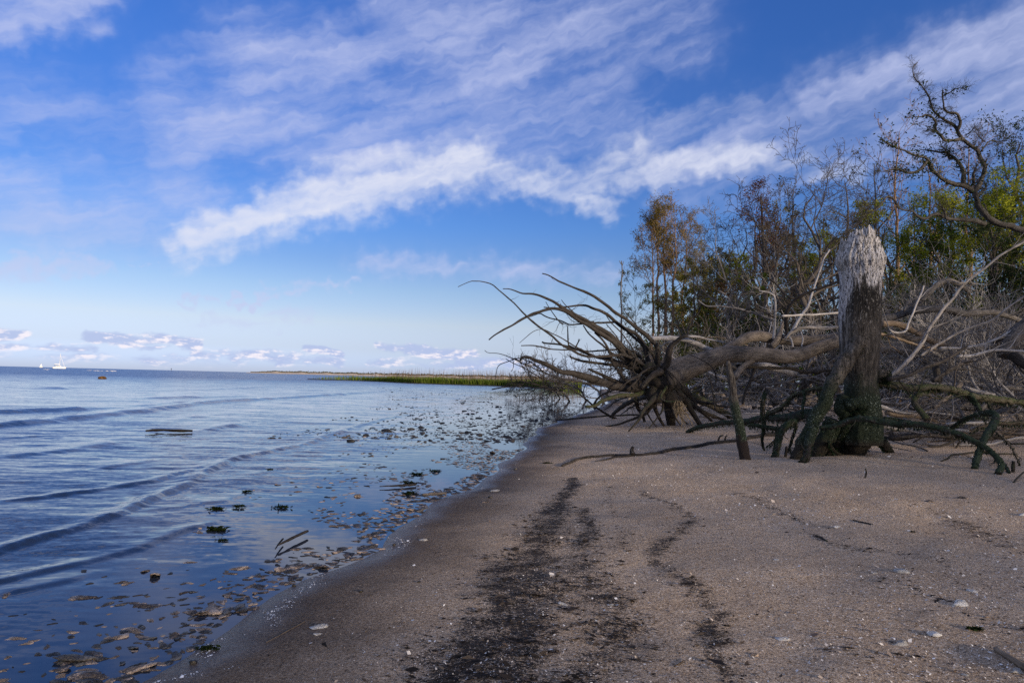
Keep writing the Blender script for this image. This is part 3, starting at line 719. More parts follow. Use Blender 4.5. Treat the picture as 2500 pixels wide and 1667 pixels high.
L_(ZA([(490, 990), (550, 940), (620, 895), (700, 850), (800, 800), (880, 750), (970, 700), (1050, 660), (1150, 630), (1240, 600), (1320, 590), (1450, 620), (1550, 680), (1650, 750), (1750, 800), (1850, 870), (1980, 950), (2091, 1030)]) + ZB([(560, 560), (640, 660), (760, 780)]), h - 2.0, h - .1, 1.9, 7, tw=5)
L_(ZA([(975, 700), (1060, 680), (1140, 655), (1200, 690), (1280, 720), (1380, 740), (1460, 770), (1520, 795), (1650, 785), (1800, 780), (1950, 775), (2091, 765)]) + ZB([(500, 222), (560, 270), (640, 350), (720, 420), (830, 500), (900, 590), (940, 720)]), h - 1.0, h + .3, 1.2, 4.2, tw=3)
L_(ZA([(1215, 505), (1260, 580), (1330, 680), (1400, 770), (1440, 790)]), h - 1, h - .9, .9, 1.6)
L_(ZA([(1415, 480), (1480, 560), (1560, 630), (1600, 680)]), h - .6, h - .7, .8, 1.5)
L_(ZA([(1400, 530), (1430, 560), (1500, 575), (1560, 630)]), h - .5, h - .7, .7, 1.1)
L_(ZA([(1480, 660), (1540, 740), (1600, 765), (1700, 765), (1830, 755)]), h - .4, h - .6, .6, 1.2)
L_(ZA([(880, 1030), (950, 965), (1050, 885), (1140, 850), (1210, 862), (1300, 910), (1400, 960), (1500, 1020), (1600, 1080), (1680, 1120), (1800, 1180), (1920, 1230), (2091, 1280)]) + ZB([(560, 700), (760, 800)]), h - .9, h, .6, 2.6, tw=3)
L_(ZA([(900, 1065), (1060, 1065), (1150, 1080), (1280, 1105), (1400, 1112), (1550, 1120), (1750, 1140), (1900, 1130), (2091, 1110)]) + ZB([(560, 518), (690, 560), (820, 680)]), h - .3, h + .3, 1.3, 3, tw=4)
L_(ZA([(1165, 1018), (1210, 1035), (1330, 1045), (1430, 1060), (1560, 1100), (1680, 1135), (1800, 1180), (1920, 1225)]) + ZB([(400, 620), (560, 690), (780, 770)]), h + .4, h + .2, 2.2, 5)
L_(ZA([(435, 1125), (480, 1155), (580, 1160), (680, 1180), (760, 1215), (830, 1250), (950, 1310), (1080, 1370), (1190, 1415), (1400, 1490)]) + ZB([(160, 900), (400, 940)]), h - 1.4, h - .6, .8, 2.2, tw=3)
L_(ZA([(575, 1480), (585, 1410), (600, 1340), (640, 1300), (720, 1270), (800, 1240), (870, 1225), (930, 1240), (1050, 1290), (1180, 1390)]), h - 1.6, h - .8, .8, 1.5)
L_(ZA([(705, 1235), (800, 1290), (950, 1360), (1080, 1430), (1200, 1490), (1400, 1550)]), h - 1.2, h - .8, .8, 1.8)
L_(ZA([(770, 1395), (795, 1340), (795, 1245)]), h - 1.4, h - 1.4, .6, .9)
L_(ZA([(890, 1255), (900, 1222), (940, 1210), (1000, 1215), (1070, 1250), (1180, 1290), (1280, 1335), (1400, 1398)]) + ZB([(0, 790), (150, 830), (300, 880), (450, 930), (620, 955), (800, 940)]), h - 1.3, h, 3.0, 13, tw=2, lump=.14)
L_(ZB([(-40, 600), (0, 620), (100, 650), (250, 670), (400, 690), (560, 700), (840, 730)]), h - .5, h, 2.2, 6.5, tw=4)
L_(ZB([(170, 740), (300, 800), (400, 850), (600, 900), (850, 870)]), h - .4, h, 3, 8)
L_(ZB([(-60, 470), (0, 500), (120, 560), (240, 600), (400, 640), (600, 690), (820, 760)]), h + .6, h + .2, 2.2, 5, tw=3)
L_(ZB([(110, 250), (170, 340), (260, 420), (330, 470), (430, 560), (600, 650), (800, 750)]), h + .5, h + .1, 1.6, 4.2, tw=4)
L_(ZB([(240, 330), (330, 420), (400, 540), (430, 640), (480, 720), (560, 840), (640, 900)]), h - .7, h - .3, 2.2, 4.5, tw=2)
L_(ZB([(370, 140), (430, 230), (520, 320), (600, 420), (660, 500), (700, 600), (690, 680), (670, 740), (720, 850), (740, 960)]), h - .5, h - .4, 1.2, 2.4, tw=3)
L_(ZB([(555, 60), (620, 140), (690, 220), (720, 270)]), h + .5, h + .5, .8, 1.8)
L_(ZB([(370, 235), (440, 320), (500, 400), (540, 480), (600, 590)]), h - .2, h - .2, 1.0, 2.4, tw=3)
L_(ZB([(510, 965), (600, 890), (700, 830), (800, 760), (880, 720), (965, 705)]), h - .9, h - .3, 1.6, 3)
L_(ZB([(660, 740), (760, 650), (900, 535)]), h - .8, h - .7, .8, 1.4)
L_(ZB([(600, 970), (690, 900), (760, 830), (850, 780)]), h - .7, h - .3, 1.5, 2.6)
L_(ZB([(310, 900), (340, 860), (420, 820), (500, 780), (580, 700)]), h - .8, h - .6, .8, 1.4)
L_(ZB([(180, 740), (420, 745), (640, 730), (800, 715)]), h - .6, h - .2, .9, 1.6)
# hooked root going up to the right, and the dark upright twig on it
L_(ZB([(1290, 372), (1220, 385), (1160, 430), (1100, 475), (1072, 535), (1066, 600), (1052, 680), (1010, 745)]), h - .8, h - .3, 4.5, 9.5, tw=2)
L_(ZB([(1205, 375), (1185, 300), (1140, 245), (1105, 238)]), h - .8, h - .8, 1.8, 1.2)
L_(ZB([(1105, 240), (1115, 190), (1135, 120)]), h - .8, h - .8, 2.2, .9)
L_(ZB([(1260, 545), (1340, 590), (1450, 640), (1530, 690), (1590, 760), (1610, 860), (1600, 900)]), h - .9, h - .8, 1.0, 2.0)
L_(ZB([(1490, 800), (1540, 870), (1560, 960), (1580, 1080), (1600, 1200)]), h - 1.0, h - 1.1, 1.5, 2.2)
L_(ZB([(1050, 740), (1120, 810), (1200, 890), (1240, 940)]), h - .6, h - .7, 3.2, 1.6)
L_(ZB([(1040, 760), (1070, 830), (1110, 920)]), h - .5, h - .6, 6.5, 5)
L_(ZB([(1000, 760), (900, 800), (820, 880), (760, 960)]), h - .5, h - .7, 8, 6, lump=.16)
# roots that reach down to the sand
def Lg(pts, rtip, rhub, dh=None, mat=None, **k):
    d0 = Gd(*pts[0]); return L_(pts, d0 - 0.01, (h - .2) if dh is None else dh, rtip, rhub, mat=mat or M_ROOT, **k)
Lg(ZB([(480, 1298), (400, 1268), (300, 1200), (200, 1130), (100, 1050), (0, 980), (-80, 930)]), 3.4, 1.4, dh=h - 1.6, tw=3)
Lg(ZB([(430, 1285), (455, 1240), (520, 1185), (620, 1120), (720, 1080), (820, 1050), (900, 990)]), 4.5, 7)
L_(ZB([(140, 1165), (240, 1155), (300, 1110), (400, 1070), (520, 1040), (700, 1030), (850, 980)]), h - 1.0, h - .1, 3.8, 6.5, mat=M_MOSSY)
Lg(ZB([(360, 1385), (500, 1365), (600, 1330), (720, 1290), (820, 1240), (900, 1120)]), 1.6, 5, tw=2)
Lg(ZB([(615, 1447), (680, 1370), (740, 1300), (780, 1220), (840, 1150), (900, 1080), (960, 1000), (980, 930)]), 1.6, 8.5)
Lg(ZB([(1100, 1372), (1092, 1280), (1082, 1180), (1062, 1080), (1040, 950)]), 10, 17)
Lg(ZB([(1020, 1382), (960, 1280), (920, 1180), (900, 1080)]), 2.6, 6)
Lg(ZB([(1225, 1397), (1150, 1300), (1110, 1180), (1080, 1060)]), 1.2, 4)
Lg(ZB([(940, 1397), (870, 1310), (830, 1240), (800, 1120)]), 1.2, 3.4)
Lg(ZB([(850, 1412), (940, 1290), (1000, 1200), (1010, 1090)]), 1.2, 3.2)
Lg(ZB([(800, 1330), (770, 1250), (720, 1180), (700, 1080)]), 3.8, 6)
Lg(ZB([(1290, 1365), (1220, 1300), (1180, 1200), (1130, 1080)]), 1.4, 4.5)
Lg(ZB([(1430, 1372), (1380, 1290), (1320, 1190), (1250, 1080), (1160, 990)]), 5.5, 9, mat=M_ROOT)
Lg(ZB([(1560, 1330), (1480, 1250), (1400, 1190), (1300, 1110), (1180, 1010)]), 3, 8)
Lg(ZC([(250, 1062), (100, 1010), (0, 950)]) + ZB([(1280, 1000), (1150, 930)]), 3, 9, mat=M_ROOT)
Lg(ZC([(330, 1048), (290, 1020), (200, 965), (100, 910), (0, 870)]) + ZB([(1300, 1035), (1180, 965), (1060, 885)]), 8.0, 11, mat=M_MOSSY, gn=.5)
L_(ZB([(1190, 1095), (1130, 1110), (1040, 1100), (980, 1062), (1000, 1015), (1050, 940)]), h - .9, h - .5, 2.2, 3.4, mat=M_MOSSY)
Lg(ZB([(350, 1200), (420, 1150), (500, 1090), (600, 1060)]), 1.2, 2.4, dh=h - .5)
Lg(ZB([(530, 1255), (620, 1190), (700, 1150)]), 1.0, 2.4, dh=h - .4)
# a thicket of fine roots round the plate
pt = Part(); rr_ = np.random.default_rng(31)
hubp = P(1620, 935, h); rp = [q for q in root_parts]
twiggy(pt, [(p[len(p) // 2:], r[len(p) // 2:]) for p, r in rp], 4, (0.25, 0.8), rr_, (25, 80), -0.03, 4, 2, 7, 0.009, 0.25)
pt.build('fine_roots', M_ROOT, FT, kind='stuff')
# root plate and trunk
pt = Part()
p, r = limb3(ZB([(905, 880), (960, 870), (1040, 840), (1130, 790), (1290, 720), (1460, 660), (1660, 585)]) + ZC([(350, 463), (480, 462), (600, 468), (730, 482), (850, 488), (950, 468), (1050, 432), (1180, 385), (1300, 345), (1400, 330), (1600, 345)]) + ZF([(130, 1140), (260, 1155), (400, 1190), (550, 1260), (740, 1282)]), h, h + 1.1, 1, 1, M=90, gn=.5)
s = np.linspace(0, 1, 90); r = np.interp(s, [0, .05, .12, .22, .32, .45, .62, .8, 1], [34, 36, 29, 23, 19.5, 17, 15, 10, 5]) * np.linspace(h, h + 1.1, 90) / F
V, Q, g = tubes(p, r, 22, 0.09, True, 2.0); pt.add(V, Q, g=g); pt.build('trunk', M_TRUNK, FT); TR = (p, r)
pt = Part()
for c, rd in [((1612, 930), .34), ((1600, 962), .30), ((1640, 975), .30), ((1582, 905), .25), ((1645, 1000), .22)]:
    q = P(*c, h - .1 + rng.uniform(-.1, .1)); a = np.linspace(-1, 1, 12)
    ax = unit(np.array([.5, 1, .1]) + .4 * rng.normal(size=3))
    pp = q + ax * a[:, None] * rd; R_ = rd * np.sqrt(np.clip(1.02 - a ** 2, 0.01, 1)) * .8
    V, Q, g = tubes(pp, R_, 18, .42, True, .7); pt.add(V, Q, g=g)
pt.build('root_plate', M_ROOT, FT)
# limbs of the fallen crown beyond
def Lb(pts, d0, d1, ra, rb, mat=M_GREY, tw=3, twl=(.3, .9), name='limb', lv=1, gn=.8, par=None):
    p, r = limb3(pts, d0, d1, ra, rb, gn=gn); q = Part(); add_limb(q, p, r, .12)
    if tw: twiggy(q, [(p, r)], tw, twl, rmax=.012, levels=lv, up=.03)
    q.build(name, mat, par or FT); return p, r
Lb(ZC([(240, 455), (330, 395), (430, 335), (560, 305), (720, 325), (900, 345), (1100, 330), (1320, 300)]), h + .5, h + 2.5, 13, 11, M_TRUNK, 2)
Lb(ZC([(685, 400), (740, 330), (770, 240), (790, 180)]), h + .9, h + 1.4, 9, 4, M_TRUNK, 3)
Lb(ZC([(795, 310), (880, 250), (930, 160), (980, 80), (1030, 0)]) + ZE([(1985, 640), (2060, 510)]), h + 1.2, h + 2.2, 4.2, 1.6, M_PALE, 5)
Lb(ZC([(800, 305), (950, 230), (1100, 222), (1300, 225)]), h + 1.2, h + 1.6, 3.6, 3.2, M_PALE, 3)
Lb(ZC([(880, 400), (855, 320), (800, 250), (770, 170)]), h + 1, h + 1.5, 2.4, 1.2, M_PALE, 2)
Lb(ZC([(960, 395), (972, 320), (955, 260)]), h + 1, h + 1.2, 2, 1.4, M_PALE, 0)
Lb(ZC([(350, 680), (400, 610), (470, 550), (530, 500)]), h - .2, h + .4, 7, 9, M_TRUNK, 2)
Lb(ZC([(370, 570), (480, 580), (640, 590), (860, 600), (1000, 630), (1250, 610)]), h + .5, h + 1.5, 5, 4, M_DARK, 4)
Lb(ZC([(420, 920), (440, 830), (480, 740), (530, 600)]), h + .2, h + .5, 2.6, 4, M_DARK, 3)

# the pale broken log that rises out behind the root plate
PL = thing('broken_log', 'pale bleached log with a white snapped end, pointing left behind the dark root fan', 'log', at(1700, h + 1.2))
p, r = limb3(ZB([(862, 402), (1000, 392), (1150, 398), (1250, 412), (1380, 455), (1480, 510), (1600, 555)]) + ZC([(200, 450), (330, 480), (600, 560), (900, 640)]), h + .8, h + 2.6, 5.5, 9)
q = Part(); add_limb(q, p, r, .14, 14); q.build('trunk', M_PALE, PL)
Lb(ZB([(1290, 372), (1400, 380), (1500, 405), (1650, 432)]) + ZC([(260, 355)]), h + .9, h + 1.6, 4, 1.6, M_PALE, 2, par=PL)
Lb(ZC([(0, 340), (140, 310), (300, 335), (470, 385)]), h + 1, h + 1.4, .8, .9, M_TAN, 0, par=PL)
Lb(ZB([(1110, 430), (1030, 450), (985, 510), (1020, 560), (1090, 600), (1170, 640)]), h + .9, h + 1.5, 1.4, 2, M_PALE, 2, par=PL)

# dry grass caught in the roots
pt = Part(); n = 30
b0 = np.array([P(1400 + rng.uniform(1130, 1230) / 4.611, 740 + rng.uniform(1080, 1190) / 4.611, h - .9 + rng.uniform(-.15, .15)) for _ in range(n)])
e0 = b0 + np.stack([rng.normal(.12, .13, n), rng.normal(0, .08, n), -rng.uniform(.15, .62, n)], 1)
mid = (b0 + e0) / 2 + rng.normal(0, .04, (n, 3))
PP = np.stack([b0, mid, e0], 1); V, Q, g = tubes(PP, np.full((n, 3), .0055), 3); pt.add(V, Q, g=g)
L_STRAW = plain('straw', (0.20, 0.15, 0.085), (0.42, 0.33, 0.21), 20)
o = pt.build('dry_grass', L_STRAW); tag(o, 'wisp of tan dry grass hanging from the uprooted roots', 'dry grass', kind='stuff')

# ------------------------------------------------------------------ the standing snag
SD = 8.8
bx = G(2090, 1112); SD = float(np.dot(bx - EYE, fw)) + 0.15
SN = thing('tree_stump', 'tall broken dead trunk standing on the sand, bleached jagged top, mossy foot', 'tree stump', G(2090, 1112))
prof = [(62, 388, 590), (80, 384, 591), (105, 380, 592), (130, 374, 594), (165, 368, 597), (200, 360, 601), (235, 346, 604), (262, 334, 614), (285, 331, 618), (305, 337, 616), (325, 347, 610), (345, 353, 604), (400, 357, 599), (500, 352, 598), (600, 350, 597),
        (700, 352, 593), (780, 355, 586), (850, 362, 582), (920, 372, 578), (980, 384, 576), (1050, 382, 585), (1120, 372, 594), (1180, 362, 598), (1240, 352, 600), (1300, 345, 598), (1340, 350, 592)]
prof = np.array(prof, float)
NRg, KS = 130, 110
vv_ = np.linspace(1340, 62, NRg); lf_ = np.interp(vv_, prof[:, 0], prof[:, 1]); rt_ = np.interp(vv_, prof[:, 0], prof[:, 2])
ang_ = np.arange(KS) * 2 * np.pi / KS
cx = (lf_ + rt_) / 2; hw = (rt_ - lf_) / 2 / 2.375 * SD / F * .92
cen = np.array([P(1900 + c / 2.375, 520 + y / 2.375, SD) for c, y in zip(cx, vv_)])
side = np.array([1, 0, 0.0]); fwd = np.array([0, 1, 0.0])
ca, sa = np.cos(ang_), np.sin(ang_)
# jagged broken crown: the top of each stave
zt = P(1900, 520 + 62 / 2.375, SD)[2]; sc_ = SD / F / 2.375
def top_of(a):
    x = np.cos(a)
    base = np.interp(x, [-1, -.9, -.45, -.1, .1, .24, .30, .6, .85, 1], [130, 92, 84, 66, 62, 74, 124, 132, 152, 205])
    back = np.where(np.sin(a) > 0, 45 * np.sin(a), 0)
    j = 22 * np.abs(vnoise(v3(np.cos(a) * 6, np.sin(a) * 6, 2.0))) + 30 * np.abs(vnoise(v3(np.cos(a) * 19, np.sin(a) * 19, 5.0)))
    return zt - (base - 62 + back + j) * sc_
tz = top_of(ang_)
Zr = cen[:, 2]; z0 = Zr[0]; z1 = Zr[-1]
Vs = np.empty((NRg, KS, 3)); gr = np.empty((NRg, KS, 3))
for i in range(NRg):
    t = i / (NRg - 1)
    zz = z0 + (tz - z0) * t                                   # staves stop at different heights
    cxk = np.interp(zz, Zr, cen[:, 0]); cyk = np.interp(zz, Zr, cen[:, 1]); hk = np.interp(zz, Zr, hw)
    q = v3(ca * 1.3, sa * 1.3, zz * 0.7)
    fur = fbm(v3(ca * 12, sa * 12, zz * 1.6), 4, .65); lump = fbm(q * 1.5, 3)
    pale = np.clip((zz - P(2000, 520 + 380 / 2.375, SD)[2]) / 0.25, 0, 1)
    chunk = vnoise(v3(ca * 5.5, sa * 5.5, zz * 5.0)); chunk = np.where(chunk > 0.25, -0.10, 0.0)
    low = np.clip((0.95 - zz) / 0.6, 0, 1)
    rad = hk * (1 + 0.025 * lump + (0.014 + 0.06 * pale) * fur + pale * chunk * 0.8 + low * 0.16 * fbm(v3(ca * 2.2, sa * 2.2, zz * 2.5), 3))
    Vs[i] = np.stack([cxk + ca * rad, cyk + sa * rad * 0.95, zz], 1)
    gr[i] = np.stack([ca * hk, sa * hk, zz * .13], 1)
# hollowed, splintered inside of the top
inn = Vs[-1].copy(); c0 = inn.mean(0); inn = c0 + (inn - c0) * 0.72; inn[:, 2] -= 0.10 + 0.07 * rng.random(KS)
bot = inn.copy(); bot = c0 + (bot - c0) * 0.1; bot[:, 2] = inn[:, 2].min() - .05
Vall = np.concatenate([Vs.reshape(-1, 3), inn, bot]); gall = np.concatenate([gr.reshape(-1, 3), gr[-1] * .8, gr[-1] * .2])
idx = np.arange((NRg + 2) * KS).reshape(NRg + 2, KS); Qs = np.stack([idx[:-1], np.roll(idx[:-1], -1, 1), np.roll(idx[1:], -1, 1), idx[1:]], -1).reshape(-1, 4)
def snag_mat():
    t = NT('snag_wood'); g = t.attr('grain'); p = t.pos(); sep = t.n('ShaderNodeSeparateXYZ'); t.set(sep.inputs[0], p)
    zP = lambda y: float(P(1900, 520 + y / 2.375, SD)[2])
    st = t.noise(t.vmul(p, (14, 14, 2.2)), 1.0, 5, .7); fine = t.noise(t.vmul(p, (60, 60, 7)), 1.0, 4, .65); blot = t.noise(p, 5.0, 4, .65)
    z = t.m('ADD', sep.outputs[2], t.m('MULTIPLY', t.m('SUBTRACT', st, .5), 1.15))
    z = t.m('ADD', z, t.m('MULTIPLY', t.m('SUBTRACT', blot, .5), 0.28))
    xe = t.sm(sep.outputs[0], float(P(1900 + 392 / 2.375, 800, SD)[0]), float(P(1900 + 354 / 2.375, 800, SD)[0]))   # bleached weather side
    crk = t.m('MAXIMUM', t.sm(t.noise(t.vmul(p, (62, 62, 14)), 1.0, 4, .7), .535, .585), t.sm(t.noise(t.vmul(p, (30, 30, 5)), 1.0, 5, .7), .565, .61))
    pale = t.mix(t.sm(blot, .3, .7), t.mix(fine, (0.30, .29, .30), (0.62, .60, .62)), t.mix(fine, (0.46, .45, .46), (0.74, .725, .74)))
    pale = t.mix(t.m('MULTIPLY', crk, .9), pale, (0.035, .032, .033))
    black = t.mix(t.sm(fine, .35, .75), (0.005, .0045, .0045), (0.045, .040, .036))
    mid = t.mix(t.sm(t.m('ADD', t.m('MULTIPLY', st, .6), t.m('MULTIPLY', fine, .4)), .38, .72), (0.024, .020, .017), (0.185, .162, .14))
    flake = t.m('MAXIMUM', t.sm(t.noise(t.vmul(p, (30, 30, 13)), 1.0, 4, .65), .595, .63), t.m('MULTIPLY', t.sm(t.noise(t.vmul(p, (60, 60, 18)), 1.0, 3, .6), .60, .64), .6))
    a = t.sm(t.m('ADD', z, t.m('MULTIPLY', xe, .75)), zP(450), zP(345))
    b = t.sm(z, zP(690), zP(500))
    col = t.mix(b, mid, black)
    col = t.mix(t.m('MULTIPLY', t.m('MULTIPLY', flake, t.sm(sep.outputs[2], zP(800), zP(560))), .7), col, (0.30, .285, .26))
    col = t.mix(a, col, pale)
    col = t.mix(t.m('MULTIPLY', xe, t.m('MULTIPLY', t.sm(sep.outputs[2], zP(860), zP(600)), t.sm(st, .42, .6))), col, (0.34, .325, .31))
    # algae and barnacles below the tide line
    lo = t.sm(t.m('ADD', sep.outputs[2], t.m('MULTIPLY', t.m('SUBTRACT', blot, .5), .7)), zP(880), zP(1060))
    al = t.mix(t.noise(p, 34, 4, .7), (0.005, .008, .005), (0.036, .050, .028))
    col = t.mix(lo, col, al)
    bar = t.m('MULTIPLY', t.sm(t.noise(p, 48, 3, .6), .57, .64), t.m('MULTIPLY', lo, t.sm(t.noise(p, 3.2, 3, .6), .40, .60)))
    col = t.mix(t.m('MULTIPLY', bar, .85), col, (0.26, .31, .25))
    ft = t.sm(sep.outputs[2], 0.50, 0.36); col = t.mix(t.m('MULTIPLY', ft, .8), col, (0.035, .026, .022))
    h = t.m('SUBTRACT', t.m('ADD', t.m('ADD', fine, st), t.m('MULTIPLY', t.noise(p, 40, 4, .7), t.m('MULTIPLY', lo, 1.6))), t.m('MULTIPLY', crk, t.m('MULTIPLY', a, .8)))
    return t.bsdf(col, .85, t.bump(h, .9, .025), .2)
M_SNAG = snag_mat()
pt = Part(); pt.add(Vall, Qs, g=gall); pt.build('trunk', M_SNAG, SN)
def Rt(pts, ra, d0, d1, name='root', mat=None, lump=.27, par=None, k=20, M=None, gn=.8):
    if M is None: M = int(np.clip(np.linalg.norm(np.diff(np.array(pts), axis=0), axis=1).sum() / 4, 10, 110))
    p, r = limb3(pts, d0, d1, ra[0], ra[-1], gn=gn, M=M)
    s = np.linspace(0, 1, len(p)); r = np.interp(s, np.linspace(0, 1, len(ra)), ra) * np.linspace(d0, d1, len(p)) / F
    q = Part(); V, Q, g = tubes(p, r, k, lump, True, .9); q.add(V, Q, g=g); q.build(name, mat or M_SNAG, par or SN); return p, r
D_ = lambda x, y: Gd(1900 + x / 2.375, 520 + y / 2.375)
mossy = []
mossy.append(Rt(ZS([(470, 735), (430, 800), (375, 880), (330, 960), (300, 1010), (262, 1110), (215, 1200), (165, 1290), (125, 1370), (92, 1436)]), [20, 19, 18, 16.5, 15.5, 16, 16, 17, 17, 15], SD - .16, D_(92, 1425), M=46))
mossy.append(Rt(ZS([(215, 1230), (180, 1310), (168, 1370), (160, 1410), (138, 1450)]), [10, 12, 10, 9, 9], SD - .5, D_(140, 1445) - .02))
mossy.append(Rt(ZS([(545, 1240), (585, 1310), (620, 1350), (655, 1392)]), [15, 13, 12, 7], SD - .05, D_(650, 1388)))
mossy.append(Rt(ZS([(500, 1210), (475, 1290), (450, 1350), (430, 1400)]), [26, 30, 32, 30], SD - .15, D_(440, 1396) + .1))
mossy.append(Rt(ZS([(330, 1200), (290, 1290), (245, 1350), (215, 1418)]), [20, 20, 19, 18], SD - .15, D_(215, 1412)))
mossy.append(Rt(ZS([(400, 1220), (360, 1290), (330, 1350), (345, 1402)]), [11, 13, 13, 12], SD - .22, D_(345, 1398)))
mossy.append(Rt(ZS([(295, 1325), (310, 1360), (340, 1390), (372, 1402)]), [3.5, 4, 4, 3], SD - .35, D_(370, 1400)))
mossy.append(Rt(ZS([(300, 1380), (285, 1395), (290, 1410)]), [13, 13, 11], SD - .1, D_(290, 1402) + .1))
mossy.append(Rt(ZS([(395, 1120), (440, 1100), (480, 1112), (492, 1140)]), [14, 15, 14, 8], SD - .28, SD - .42))
mossy.append(Rt(ZS([(390, 1080), (370, 1130), (400, 1180)]), [16, 18, 14], SD - .15, SD - .25))
mossy.append(Rt(ZS([(575, 935), (610, 935), (638, 960)]), [17, 16, 10], SD - .05, SD - .1))
mossy.append(Rt(ZS([(270, 1080), (250, 1060), (300, 1040)]), [8, 10, 10], SD, SD, mat=M_MOSS))
# the mossy root lying across the front of the stump and out to the right
cr = ZS([(243, 1245), (330, 1235), (420, 1202), (500, 1190), (600, 1210), (700, 1226)]) + ZR([(260, 1135), (400, 1142), (520, 1168), (640, 1202), (760, 1262), (850, 1325), (900, 1390), (880, 1456)])
mossy.append(Rt(cr, [5, 6.5, 7, 8, 8, 7.5, 7.5, 7, 6.5, 6.5, 7, 6.5], SD - .55, Gd(*ZR([(880, 1456)])[0]), mat=M_MOSS, k=14))
mossy.append(Rt(ZR([(850, 1325), (910, 1390), (950, 1450)]), [4, 4, 3], SD - .6, Gd(*ZR([(950, 1450)])[0]), mat=M_MOSS, k=10))
mossy.append(Rt(ZR([(100, 868), (230, 888), (330, 908), (430, 903), (520, 905), (640, 932), (740, 965), (900, 985), (1045, 1000), (1200, 1010)]), [9, 8.5, 8, 7, 8, 9, 8.5, 8, 7, 6], SD + .05, SD + .8, mat=M_MOSSY, k=14))
mossy.append(Rt(ZR([(690, 945), (735, 1000), (775, 1070), (800, 1110)]), [7, 6, 5, 4], SD + .45, SD + .1, mat=M_MOSS, k=10))
mossy.append(Rt(ZR([(815, 1000), (835, 1040), (855, 1060)]), [3, 3, 3], SD + .5, SD + .3, mat=M_ROOT, k=8))
lg = ZR([(730, 1424), (752, 1330), (790, 1240), (830, 1180), (856, 1115), (860, 1075), (790, 1068), (700, 1090), (640, 1120), (590, 1160)])
mossy.append(Rt(lg, [7.5, 8, 8, 8.5, 9, 8, 6, 5, 4.5, 4], Gd(*lg[0]), SD + .2, mat=M_MOSS, k=14))
mossy.append(Rt(ZR([(865, 1180), (930, 1240), (980, 1310), (1017, 1396)]), [3.5, 3, 2.6, 1.6], Gd(2430, 1133) + .1, Gd(*ZR([(1017, 1396)])[0]), mat=M_TAN, k=8))
mossy.append(Rt(ZR([(590, 1160), (450, 1150), (300, 1120), (150, 1100)]), [3, 4, 4, 5], SD + .2, SD + .3, mat=M_MOSS, k=10))
mossy.append(Rt(ZR([(700, 1195), (750, 1160), (800, 1145), (860, 1130), (960, 1132), (1060, 1125), (1200, 1110)]), [2, 3, 4, 4.5, 5, 5, 4], SD + .3, SD + 1.2, mat=M_ROOT, k=10))
# left: mossy roots running from the stump towards the posts
mossy.append(Rt(ZC([(1130, 1010), (1000, 1010), (880, 1040), (760, 1045), (620, 1050), (450, 1075), (330, 1085), (150, 1105), (0, 1137)]) + ZB([(1280, 1455)]), [12, 12, 11, 9, 8, 7, 6, 5.5, 5, 5], SD + .2, Gd(*ZB([(1280, 1458)])[0]) , mat=M_MOSS, k=14))
mossy.append(Rt(ZC([(900, 1080), (830, 1110), (790, 1150), (765, 1200), (740, 1300), (715, 1408)]), [8, 9, 9, 9, 8, 8.5], SD + .1, Gd(*ZC([(715, 1404)])[0]), mat=M_MOSS, k=14))
mossy.append(Rt(ZC([(1200, 775), (1080, 780), (980, 805), (890, 840), (820, 910), (750, 965), (640, 1010)]), [5, 5, 5, 5, 4.5, 5, 6], SD + .6, SD + 1.1, mat=M_MOSSY, k=12))
mossy.append(Rt(ZC([(975, 800), (985, 870), (970, 930), (968, 1000)]), [3, 3.4, 3.4, 3], SD + .6, SD + .4, mat=M_MOSS, k=8))
mossy.append(Rt(ZC([(915, 1120), (880, 1220), (830, 1362)]), [3.6, 3.2, 2.6], SD + .1, Gd(*ZC([(830, 1362)])[0]), mat=M_ROOT, k=8))
mossy.append(Rt(ZC([(620, 1345), (592, 1240), (612, 1140), (604, 1000), (612, 880), (630, 815)]), [1.6, 3.2, 5, 5.5, 5.5, 5], Gd(*ZC([(620, 1345)])[0]) - .02, SD + .5, mat=M_MOSS, k=10))
mossy.append(Rt(ZC([(740, 1100), (735, 1180), (715, 1240), (640, 1310)]), [1.8, 1.6, 1.2, .9], SD, SD - .1, mat=M_ROOT, k=6))
mossy.append(Rt(ZC([(480, 1110), (600, 1130), (740, 1150)]), [4, 5, 6], SD + .5, SD + .25, mat=M_MOSS, k=10))
pt = Part(); twiggy(pt, [(p, r) for p, r in mossy if len(p) > 14], 5, (.06, .32), np.random.default_rng(66), (35, 85), -.05, 4, 2, 6, .010, .3, .05, .4); pt.build('rootlets', M_ROOT, SN, kind='stuff')
# scraps of hanging weed and barnacle on the roots
pt = Part(); rs = np.random.default_rng(5)
for p, r in mossy:
    n = int(60 * len(p) ** .5 * 3 * np.clip(r.mean() / .05, .35, 1.6))
    i = rs.integers(0, len(p), n); dirv = unit(rs.normal(size=(n, 3)))
    C = p[i] + dirv * r[i][:, None] * rs.uniform(.95, 1.12, (n, 1)); V, Q = rhombs(C, .011, .7, r=rs); pt.add(V, Q)
    m_ = n // 4; i = rs.integers(0, len(p), m_); C = p[i] + np.array([0, 0, -1]) * (r[i] + .02)[:, None] + rs.normal(0, .01, (m_, 3))
    C = C[C[:, 2] > ground(C[:, 0], C[:, 1]) + .02]
    if len(C): V, Q = rhombs(C, .028, .18, r=rs, dirs=np.array([[0, 0, -1.0]])); pt.add(V, Q)
L_ALG = leaf('algae_scraps', [(.1, (.006, .009, .006)), (.5, (.020, .030, .016)), (.72, (.036, .055, .030)), (.80, (.20, .23, .19)), (.98, (.34, .37, .32))], .1)
pt.build('algae', L_ALG, SN, False, 'stuff')

